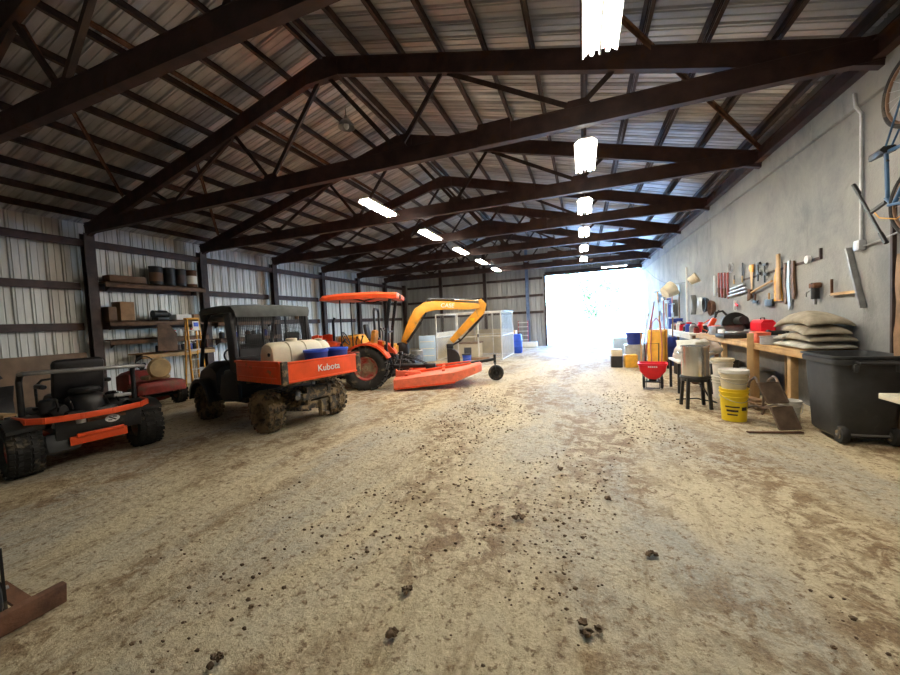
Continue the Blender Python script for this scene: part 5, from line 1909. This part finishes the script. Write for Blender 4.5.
# ---------------------------------------------------------------- side wall shelves and what stands on them
def shelves():
    def board(y0, y1, z, d, lab, mat='wood_shelf'):
        t = thing('wall_shelf', lab, 'shelf', (-12.03, (y0 + y1) / 2, z), group='side wall shelves')
        MB().box((d / 2, 0, -.02), (d, y1 - y0, .04), bev=.004).build('board', mat, t)
        MB().box((d - .02, 0, -.075), (.04, y1 - y0, .15), bev=.004).build('front_lip', mat, t)
        for y in (-(y1 - y0) / 2 + .2, (y1 - y0) / 2 - .2):
            MB().prism([(0, -.04), (d - .06, -.04), (0, -.24)], y - .015, y + .015).build('bracket', 'steel_dark', t)
    board(5.83, 8.50, 3.09, .42, 'top shelf holding dark cans in the bay before the yellow ladder', 'wood_shelf')
    board(5.83, 8.50, 2.05, .46, 'middle shelf holding cardboard boxes in the bay before the yellow ladder')
    board(5.83, 8.50, 1.55, .40, 'lower shelf with small white bottles in the bay before the yellow ladder')
    board(6.4, 8.50, 1.12, .62, 'work shelf at waist height behind the yellow ladder', 'wood')
    board(8.82, 11.50, 1.98, .44, 'upper shelf of white jars in the bay behind the utility vehicle')
    board(8.82, 11.50, 1.40, .50, 'lower shelf of dark cans in the bay behind the utility vehicle')
    for i, (y, r) in enumerate(((7.15, .17), (7.52, .16), (7.86, .15), (8.18, .16))):
        t = thing('steel_can', '%s tall dark can on the top shelf, counting away from the camera' % ORD[i], 'can', (-11.80, y, 3.09), group='tall dark cans')
        MB().lathe([(0, 0), (r, 0), (r, .02), (r - .008, .03), (r - .008, .5), (r, .51), (r, .54), (r - .02, .54), (r - .02, .52), (0, .52)], 20).build('body', 'black_pl' if i < 3 else 'rust', t)
        m = MB()
        m.lathe([(r - .006, .10), (r - .004, .10), (r - .004, .36), (r - .006, .36)], 20)
        m.build('paper_label', ['card_d', 'black', 'steel_dark', 'white_pl'][i], t)
    crate('long low brown box lying on the top shelf beside the tall dark cans', (-11.82, 6.38, 3.09), (.32, .86, .17), 0, 'card_d', flap=True)
    crate('tall printed cardboard box on the middle shelf', (-11.80, 6.26, 2.05), (.34, .34, .50), R(4), 'card', flap=True)
    crate('short dark cardboard box on the middle shelf beside the tall one', (-11.82, 5.95, 2.05), (.32, .18, .36), 0, 'card_d', flap=True)
    crate('pale cardboard box on the middle shelf near the yellow ladder', (-11.78, 7.75, 2.05), (.3, .46, .16), 0, 'white_pl', flap=True)
    crate('small brown box on the middle shelf above the yellow ladder', (-11.78, 8.2, 2.05), (.3, .30, .17), 0, 'card', flap=True)
    t = thing('drill_press', 'dark machine head standing on the middle shelf above the brown board', 'machine', (-11.76, 7.15, 2.05))
    MB().box((0, 0, .04), (.3, .3, .08), bev=.01).build('base', 'black', t)
    m = MB()
    m.cyl((0, -.2, .18), (0, .16, .18), .11, n=16)
    m.sph((0, .22, .16), .08, 10)
    m.build('motor', 'black', t)
    for i in range(7):
        jar('%s white bottle on the lower shelf, counting away from the camera' % ORD[i], (-11.80, 7.20 + .17 * i, 1.55), .055, .19 + .03 * (i % 2), 'white_pl', ['white', 'blue', 'red'][i % 3], 'white bottles on the lower shelf', 'bottle')
    for i in range(8):
        jar('%s dark bottle on the waist height shelf, counting away from the camera' % ORD[i], (-11.66 + .05 * (i % 2), 6.95 + .18 * i, 1.12), .06, .22, ['black_pl', 'blue_d', 'black_pl', 'steel_dark'][i % 4], ['white', 'white_pl', 'galv'][i % 3], 'dark bottles on the waist height shelf', 'bottle')
    for i in range(12):
        jar('%s pale jar on the upper shelf behind the utility vehicle, counting from the yellow ladder' % ORD[i], (-11.80, 9.0 + .205 * i, 1.98), .07, .20 + .03 * (i % 3), ['white_pl', 'cream', 'white_pl', 'galv'][i % 4], ['white', 'red', 'blue_d'][i % 3], 'pale jars behind the utility vehicle')
    for i in range(9):
        jar('%s can on the lower shelf behind the utility vehicle, counting from the yellow ladder' % ORD[i], (-11.76, 9.05 + .26 * i, 1.40), .085, .24 + .03 * (i % 2), ['black_pl', 'galv', 'blue_d', 'white_pl', 'rust'][i % 5], ['galv', 'black', 'white'][i % 3], 'cans behind the utility vehicle', 'can')
    o = MB().prism([(-.26, 0), (.26, 0), (.30, .55), (.12, .80), (-.20, .82)], 0, .02, 'yz', bev=.004).build('board', 'wood_shelf')
    at(o, (-11.22, 6.95, 1.14), rot=(R(-6), R(-14), 0))
    tag(o, 'dark brown shaped board leaning on the shelves before the yellow ladder', 'board')
    # plywood wainscot sheets
    for k, (a, b) in enumerate(((-4.0, -1.5), (-1.45, 1.0), (1.05, 3.3), (3.35, 5.5))):
        o = MB().box((-12.02, (a + b) / 2, .63), (.02, b - a, 1.26), bev=.003).build('plywood_sheet', 'ply')
        tag(o, '%s brown plywood sheet lining the low side wall, counting back from the first shelves' % ORD[3 - k], 'plywood sheet', 'plywood wall sheets')
    for k, (a, b, lab) in enumerate(((12.1, 14.3, 'dark plywood sheet leaning on the side wall behind the tractor'), (15.1, 17.3, 'dark plywood sheet leaning on the side wall past the tractor'))):
        o = MB().box((0, 0, .6), (.03, b - a, 1.2), bev=.003).build('plywood_sheet', 'wood_old')
        at(o, (-11.45, (a + b) / 2, fz(14)), rot=(0, R(-12), 0))
        tag(o, lab, 'plywood sheet')
    crate('brown cardboard carton high on a girt near the tractor canopy', (-12.06, 13.2, 2.017), (.16, .6, .5), 0, 'card', flap=True)
    # step ladder
    t = thing('step_ladder', 'yellow step ladder with blue and white label by the shelves', 'step ladder', (-10.75, 7.36, 0), R(-8))
    for s in (-1, 1):
        MB().bar((.20, s * .19, 0), (.05, s * .15, 2.02), .03, .075, (1, 0, 0), bev=.004).build('front_rail', 'yel_ladder', t)
        MB().bar((-.20, s * .18, 0), (-.05, s * .14, 1.98), .03, .05, (1, 0, 0), bev=.004).build('rear_rail', 'yel_ladder', t)
    for i in range(6):
        z = .30 + .28 * i
        f = z / 2.02
        MB().box((.20 - .15 * f, 0, z), (.08, .37 - .07 * f, .025)).build('tread', 'galv', t)
    for z in (.4, 1.1, 1.7):
        f = z / 1.98
        MB().bar((-.20 + .15 * f, -.17, z), (-.20 + .15 * f, .17, z), .02, .03).build('rear_brace', 'galv', t)
    tp = MB().box((0, 0, 2.04), (.16, .36, .06), bev=.02).build('top_cap', 'yel_ladder', t)
    m = MB()
    m.box((.11, .05, 1.84), (.012, .17, .26), (0, R(-4), 0), bev=.003)
    pl = m.build('instruction_label', 'white', t)
    MB().box((.114, .05, 1.87), (.012, .12, .12), (0, R(-4), 0)).build('label_print', 'blue', pl)


def lawn_tractor():
    t = thing('lawn_tractor', 'dull red lawn tractor with round tan seat before the shelves', 'lawn tractor', (-9.1, 5.35, 0), R(172))
    for s in (-1, 1):
        w = tyre(MB(), .24, .20, .12, lugs=16, lug=.012, style='block', o=(0, s * .42, .24)).build('rear_wheel', 'rubber', t)
        rim(MB(), .12, .2, s, (0, s * .42, .24)).build('rim', 'rim_red', w)
        w = tyre(MB(), .18, .14, .09, lugs=14, lug=.010, style='block', o=(1.25, s * .38, .18)).build('front_wheel', 'rubber', t)
        rim(MB(), .09, .14, s, (1.25, s * .38, .18)).build('rim', 'rim_red', w)
    m = MB()
    m.loft([[(x, -w, .34), (x, -w, z - .05), (x, -w + .08, z), (x, w - .08, z), (x, w, z - .05), (x, w, .34)] for x, w, z in ((-.32, .40, .52), (-.26, .46, .58), (.22, .46, .58), (.32, .40, .46), (.36, .36, .40))])
    m.build('rear_fender', 'red_dull', t)
    m = MB()
    m.loft([[(x, -w, .34), (x, -w, z - .08), (x, -w + .1, z), (x, w - .1, z), (x, w, z - .08), (x, w, .34)] for x, w, z in ((.66, .26, .80), (.8, .28, .82), (1.3, .27, .74), (1.46, .22, .60), (1.5, .18, .46))])
    m.build('hood', 'red_dull', t)
    m = MB()
    m.box((.5, 0, .34), (1.2, .5, .10), bev=.02)
    m.cyl((1.25, -.36, .18), (1.25, .36, .18), .03)
    m.cyl((0, -.4, .24), (0, .4, .24), .035)
    m.bar((.72, 0, .78), (.52, 0, .96), .05, .05)
    m.build('chassis', 'black', t)
    m = MB()
    m.box((.05, 0, .66), (.42, .44, .10), bev=.045)
    m.lathe([(0, -.05), (.2, -.05), (.235, 0), (.2, .05), (0, .05)], 24, (-.16, 0, .87), 'x')
    m.build('seat', 'tan_vinyl', t)
    pts = [(.50 + .06 * math.cos(2 * math.pi * i / 18), .17 * math.sin(2 * math.pi * i / 18), .98 + .15 * math.cos(2 * math.pi * i / 18)) for i in range(18)]
    MB().tube(pts, .015, 8, True).build('steering_wheel', 'black', t)
    MB().lathe([(0, 0), (.48, 0), (.52, .05), (.50, .14), (0, .16)], 26, (.62, 0, .10)).build('mower_deck', 'red_dull', t)
    crate('dull red bin with metal parts beside the tan seated lawn tractor', (-8.35, 6.05, 0), (.34, .30, .42), R(10), 'red_dull', 'storage_bin', 'bin', flap=False, lidmat='black')
    t = thing('motor', 'dark electric motor on top of the dull red bin', 'motor', (-8.35, 6.05, .447), R(70))
    MB().cyl((-.14, 0, .11), (.14, 0, .11), .10, n=18).build('body', 'black', t)
    MB().box((0, 0, .02), (.2, .18, .04)).build('base', 'galv', t)
    MB().cyl((.14, 0, .11), (.22, 0, .11), .02, n=8).build('shaft', 'alu', t)


def yard_left():
    # low stack of boards past the mower
    for i in range(4):
        o = MB().box((0, 0, 0), (1.7, .14, .04), bev=.004).build('plank', 'wood' if i % 2 else 'wood_old')
        at(o, (-9.0 + .05 * i, 2.15 + .16 * i, .52), R(6))
        tag(o, '%s pale board laid flat past the ride-on mower, counting toward the shelves' % ORD[i], 'plank', 'boards past the mower')
    for x in (-9.6, -8.4):
        t = thing('saw_horse', 'dark saw horse under the pale boards, %s' % ('beside the plywood sheets' if x < -9 else 'closer to the ride-on mower'), 'saw horse', (x, 2.4, 0), R(6))
        MB().box((0, 0, .46), (.09, 1.0, .075), bev=.004).build('beam', 'wood_shelf', t)
        for y in (-.4, .4):
            for s in (-1, 1):
                MB().bar((s * .03, y, .45), (s * .22, y, 0), .04, .07, (0, 1, 0)).build('leg', 'wood_shelf', t)
    t = thing('snow_blade', 'black curved plough blade standing past the ride-on mower', 'plough blade', (-10.6, 2.6, 0), R(90))
    m = MB()
    m.prism([(.0, .0), (-.10, .2), (-.12, .45), (-.04, .75), (-.02, .75), (-.10, .45), (-.08, .2), (.02, 0)], -1.1, 1.1, 'yz')
    for v in m.bm.verts:
        pass
    m.build('blade', 'black', t)
    MB().bar((0, -.2, .3), (0, -.95, .25), .08, .08).build('push_arm', 'black', t)
    t.rotation_euler = (0, 0, R(-90))
    o = MB().bar((0, 0, 0), (.05, 1.6, .55), .05, .08).build('steel_bar', 'black')
    at(o, (-9.9, .9, .75))
    t = thing('boom_pole', 'x', 'pole')
    bpy.data.objects.remove(t)
    o.name = 'boom_pole'
    o.location = (-11.6, 2.4, .02)
    o.rotation_euler = (R(12), 0, 0)
    tag(o, 'black steel boom pole leaning before the plywood sheets', 'pole')
    # scraper with wheel in the near corner
    t = thing('drag_scraper', 'rusty steel scraper bar with small black wheel on the near floor', 'scraper', (-3.03, .80, 0), R(0))
    MB().box((.0, .02, .065), (.05, .72, .125), (0, R(8), 0), bev=.008).build('scraper_bar', 'rust', t)
    m = MB()
    m.bar((-.02, .22, .10), (-.26, .20, .17), .07, .02)
    m.bar((-.02, .02, .10), (-.26, .04, .17), .07, .02)
    m.build('arm', 'rust', t)
    w = tyre(MB(), .155, .09, .095, lugs=1, lug=.002, style='block', o=(-.20, .12, .16)).build('wheel', 'rubber', t)
    rim(MB(), .095, .09, 1, (-.20, .12, .16)).build('rim', 'white', w)
    MB().cyl((-.20, .02, .16), (-.20, .22, .16), .015, n=10).build('axle', 'grey_met', t)
    m = MB()
    m.tube([(-.24, .05, .17), (-.36, -.04, .17), (-.7, -.04, .42), (-1.1, -.04, .78), (-1.2, .12, .82), (-1.2, -.2, .82)], .016, 8)
    m.build('handle', 'rust', t)


# ---------------------------------------------------------------- kennel and far end
def far_end():
    z0 = fz(14.5)
    t = thing('dog_kennel', 'chain link dog kennel with pale pipe frame and cream panels', 'kennel', (-4.55, 15.8, fz(15.8)))
    hx, hy, H = 1.42, 1.3, 2.0
    for x in (-hx, -.45, .45, hx):
        for y in (-hy, hy):
            MB().cyl((x, y, 0), (x, y, H), .028, n=10).build('post', 'white_pl', t)
    m = MB()
    for z in (.04, 1.0, H):
        for y in (-hy, hy):
            m.cyl((-hx, y, z), (hx, y, z), .022, n=8)
        for x in (-hx, hx):
            m.cyl((x, -hy, z), (x, hy, z), .022, n=8)
    m.build('rail', 'white_pl', t)
    m = MB()

    def link(p, d, L):
        n = int(L / .11)
        for i in range(-int(H / .11), n):
            for s in (1, -1):
                a0, a1 = (i * .11, i * .11 + H) if s > 0 else (i * .11 + H, i * .11)
                za, zb = 0, H
                u0, u1 = a0, a1
                lo, hi = 0, L
                P = []
                for u, z in ((u0, za), (u1, zb)):
                    P.append([u, z])
                (ua, z_a), (ub, z_b) = P
                if ua > ub:
                    ua, z_a, ub, z_b = ub, z_b, ua, z_a
                if ub <= lo or ua >= hi:
                    continue
                sl = (z_b - z_a) / (ub - ua)
                if ua < lo:
                    z_a += sl * (lo - ua)
                    ua = lo
                if ub > hi:
                    z_b -= sl * (ub - hi)
                    ub = hi
                if ub - ua > .02:
                    m.bar(V(p) + V(d) * ua + Z * z_a, V(p) + V(d) * ub + Z * z_b, .005, .005)
    link((-hx, -hy, 0), (1, 0, 0), 2 * hx)
    link((hx, -hy, 0), (0, 1, 0), 2 * hy)
    m.build('chain_link_mesh', 'galv', t, flat=True)
    for x, w in ((-.93, .92), (0, .86), (.93, .92)):
        MB().box((x, hy + .03, .62), (w, .02, 1.2), bev=.004).build('panel', 'kennel', t)
    MB().box((-hx - .03, 0, .62), (.02, 2 * hy, 1.2)).build('panel', 'kennel', t)
    MB().box((.35, .1, H + .05), (2.3, 2.2, .025), (0, R(1.5), 0)).build('roof_sheet', 'galv', t)
    MB().box((.45, -hy - .03, 1.05), (.05, .03, .12)).build('gate_latch', 'steel_dark', t)
    t = thing('dog_house', 'low cream box with painted dark doorway inside the kennel', 'dog house', (-4.9, 15.9, fz(15.9)))
    MB().box((0, 0, .32), (.95, .8, .64), bev=.02).build('body', 'kennel', t)
    MB().box((0, 0, .67), (1.05, .9, .05), bev=.01).build('roof', 'wood_old', t)
    MB().box((0, -.402, .26), (.34, .01, .44)).build('doorway', 'black', t)  # flat black sheet on a solid box: shade of the opening put in as colour
    bucket('blue bucket with black lid in front of the kennel', (-4.08, 12.75, fz(12.75)), .40, .17, .14, 'blue', lid='black', bail=True)
    t = thing('plastic_sheet_stack', 'pale blue plastic panel standing beside the grey drum', 'panel', (-6.25, 14.1, fz(14)), R(12))
    MB().box((0, 0, .55), (.70, .10, 1.1), bev=.02).build('panel', 'blue_l', t)
    for z in (.25, .55, .85):
        MB().box((0, -.056, z), (.60, .015, .04), bev=.004).build('rib', 'white', t)
    t = thing('drum', 'small grey steel drum in front of the pale blue panel', 'drum', (-6.35, 13.25, fz(13.2)))
    MB().lathe([(0, 0), (.26, 0), (.27, .02), (.26, .04), (.26, .24), (.27, .26), (.26, .28), (.26, .5), (.27, .52), (.26, .54), (.25, .56), (0, .56)], 24).build('body', 'grey_met', t)
    MB().lathe([(0, .555), (.03, .555), (.03, .58), (0, .58)], 10, (.14, 0, 0)).build('bung', 'black', t)
    o = MB().box((0, 0, .14), (1.0, .26, .10), bev=.02).box((-.4, 0, .045), (.06, .2, .09)).box((.4, 0, .045), (.06, .2, .09)).build('wooden_bench', 'wood_old')
    at(o, (-3.95, 13.6, fz(13.6)), R(6))
    tag(o, 'low dark plank bench in front of the kennel gate', 'bench')
    t = thing('barrel', 'blue plastic barrel standing between the kennel and the doorway', 'barrel', (-3.15, 18.0, fz(18)))
    MB().lathe([(0, 0), (.26, 0), (.29, .04), (.30, .30), (.31, .32), (.30, .34), (.30, .60), (.31, .62), (.30, .64), (.29, .88), (.25, .94), (0, .94)], 28).build('body', 'blue', t)
    for s in (-1, 1):
        MB().cyl((s * .14, 0, .94), (s * .14, 0, .965), .035, n=12).build('bung', 'black', t)
    t = thing('step_rack', 'faded red upright rack with white rungs against the end wall', 'rack', (-3.55, 22.85, fz(22.85)))
    for x in (-.3, .3):
        MB().bar((x, 0, 0), (x, .18, 1.62), .05, .07, (0, 1, 0)).build('rail', 'pinkred', t)
    for i in range(6):
        MB().box((0, .02 + .028 * i, .16 + .27 * i), (.6, .12, .05), bev=.006).build('rung', 'white', t)
    o = MB().box((0, 0, .16), (1.05, .4, .32), bev=.02).build('feed_trough', 'white')
    at(o, (-3.15, 22.2, fz(22.2)))
    tag(o, 'long low white box on the floor under the faded red rack', 'box')
    crate('tan wooden crate behind the blue plastic barrel', (-3.65, 19.3, fz(19.3)), (.6, .5, 1.1), 0, 'wood', 'wooden_crate', 'crate')
    # dusty clods
    for i, (x, y, s) in enumerate(((-.52, 2.8, .045), (-1.05, 1.84, .035), (-.98, 1.54, .035), (-.01, 1.87, .04), (-1.74, 1.15, .035), (-.27, 3.85, .03), (.17, 3.31, .028), (.37, 2.61, .03))):
        nm = ['dark dried clod on the open floor beyond the middle tracks', 'long dark dried clod on the floor in front of the camera', 'ragged dark clod on the floor just short of the long one', 'dark clod on the near floor toward the block wall', 'reddish dark clod at the bottom edge of the picture',
              'small dark clod on the floor out toward the burner stand', 'small dark clod on the floor between bin and tracks', 'dark clod on the floor in the muddy track'][i]
        m = MB()
        for k in range(5):
            m.sph((random.uniform(-s, s), random.uniform(-s, s), .012 + .01 * random.random()), (s * random.uniform(.3, .75), s * random.uniform(.25, .6), .012), 9, .9, k + i)
        o = m.build('mud_clod', 'clod')
        at(o, (x, y, 0), random.random() * 6)
        tag(o, nm, 'clod', 'large mud clods')
    m = MB()
    n = 0
    while n < 2600:
        x, y = random.uniform(-3.0, 1.3), random.uniform(.6, 8.2)
        if x < -2.4 and y < 1.6:
            continue
        d = noise.noise(V((x * .9, y * .45, 9))) + .5 * noise.noise(V((x * 2.5, y * 1.6, 2)))
        if d < -.05 + random.random() * .45:
            continue
        if any((x - a) ** 2 + (y - b) ** 2 < .012 for a, b in ((-.52, 2.8), (-1.05, 1.84), (-.98, 1.54), (-.01, 1.87), (-1.74, 1.15), (-.27, 3.85), (.17, 3.31), (.37, 2.61))):
            continue
        s = random.choice((.003, .004, .004, .005, .006, .007, .010)) * random.uniform(.7, 1.3)
        h = noise.noise(V((x * 1.3, y * 1.0, 0))) * .012
        m.sph((x, y, h - .004 + s * .3), (s * 1.4, s, s * .7), 5, .6, n)
        n += 1
    o = m.build('mud_crumbs', 'clod', flat=True)
    tag(o, 'scattered crumbs of dried mud over the clay floor', 'mud crumbs', kind='stuff')


def trees():
    spots = [(-7, 46, 8.5, 'round green tree beyond the doorway toward the shed end wall side'), (-3, 62, 11, 'tall green tree beyond the doorway behind the round one'), (1.5, 44, 6.5, 'broad green tree in the middle of the doorway view'),
             (7, 68, 13, 'tall dark green tree beyond the doorway toward the block wall'), (9.5, 50, 7.5, 'low bushy tree beyond the doorway beside the block wall line'), (-16, 60, 11, 'tall tree beyond the doorway hidden partly by the end wall'), (20, 62, 12, 'tallest green tree far beyond the doorway')]
    for k, (x, y, h, lab) in enumerate(spots):
        t = thing('leafy_tree', lab, 'tree', (x, y, fz(YF) - .1), group='trees outside')
        MB().tube([(0, 0, 0), (.1, 0, h * .3), (0, .1, h * .7)], .22, 8).build('trunk', 'bark', t)
        m = MB()
        rnd = random.Random(k)
        cl = [V((rnd.gauss(0, h * .16), rnd.gauss(0, h * .14), h * rnd.uniform(.30, .9))) for _ in range(26)]
        for c in cl:
            for _ in range(110):
                d = V((rnd.gauss(0, 1), rnd.gauss(0, 1), rnd.gauss(0, 1))).normalized() * h * .11 * rnd.uniform(.6, 1.1)
                p = c + d
                a, b = V((rnd.gauss(0, 1), rnd.gauss(0, 1), rnd.gauss(0, 1))).normalized(), V((rnd.gauss(0, 1), rnd.gauss(0, 1), rnd.gauss(0, 1))).normalized()
                s = .20
                m.f([m.v(p), m.v(p + a * s), m.v(p + (a + b) * s), m.v(p + b * s)])
        m.build('foliage', 'leaf', t, flat=True, normals=False)


shelves()
lawn_tractor()
yard_left()
far_end()
trees()

# ---------------------------------------------------------------- daylight and view
def daylight():
    w = bpy.data.worlds.new('world')
    SC.world = w
    w.use_nodes = True
    nt = w.node_tree
    bg = nt.nodes['Background']
    sky = nt.nodes.new('ShaderNodeTexSky')
    sky.sky_type = 'NISHITA'
    sky.sun_disc = False
    sky.sun_elevation = R(48)
    sky.sun_rotation = R(200)
    sky.air_density = 1.2
    sky.dust_density = 2.0
    nt.links.new(mixc(nt, 1., sky.outputs[0], (.50, .80, 1.26), 'MULTIPLY'), bg.inputs[0])
    bg.inputs[1].default_value = SKY
    s = bpy.data.lights.new('sun', 'SUN')
    s.energy = SUN
    s.angle = R(.6)
    s.color = (1, .95, .87)
    o = bpy.data.objects.new('sun', s)
    COL.objects.link(o)
    # from behind the camera's side of the shed, high: lights the trees' near faces, never enters the doorway
    o.rotation_euler = V((.35, .62, -.85)).to_track_quat('-Z', 'Y').to_euler()
    p = bpy.data.lights.new('door_portal', 'AREA')
    p.shape = 'RECTANGLE'
    p.size, p.size_y = 5.4, 4.3
    p.cycles.is_portal = True
    po = bpy.data.objects.new('door_portal', p)
    COL.objects.link(po)
    po.location = (.57, YF + .2, 2.0)
    po.rotation_euler = V((0, -1, 0)).to_track_quat('-Z', 'Y').to_euler()


SKY, SUN, TUBE, EXPO = 6.0, 9.0, 265., .18
daylight()
for n_ in M['lens'].node_tree.nodes:
    if n_.type == 'BSDF_PRINCIPLED':
        n_.inputs['Emission Strength'].default_value = TUBE
vs = SC.view_settings
vs.view_transform = 'Standard'
vs.look = 'None'
vs.exposure = EXPO
vs.gamma = 1
vs.use_curve_mapping = False
cy = SC.cycles
cy.max_bounces = 8
cy.diffuse_bounces = 5
cy.glossy_bounces = 4
cy.sample_clamp_indirect = 8
cy.use_denoising = True
cy.caustics_reflective = False
cy.caustics_refractive = False
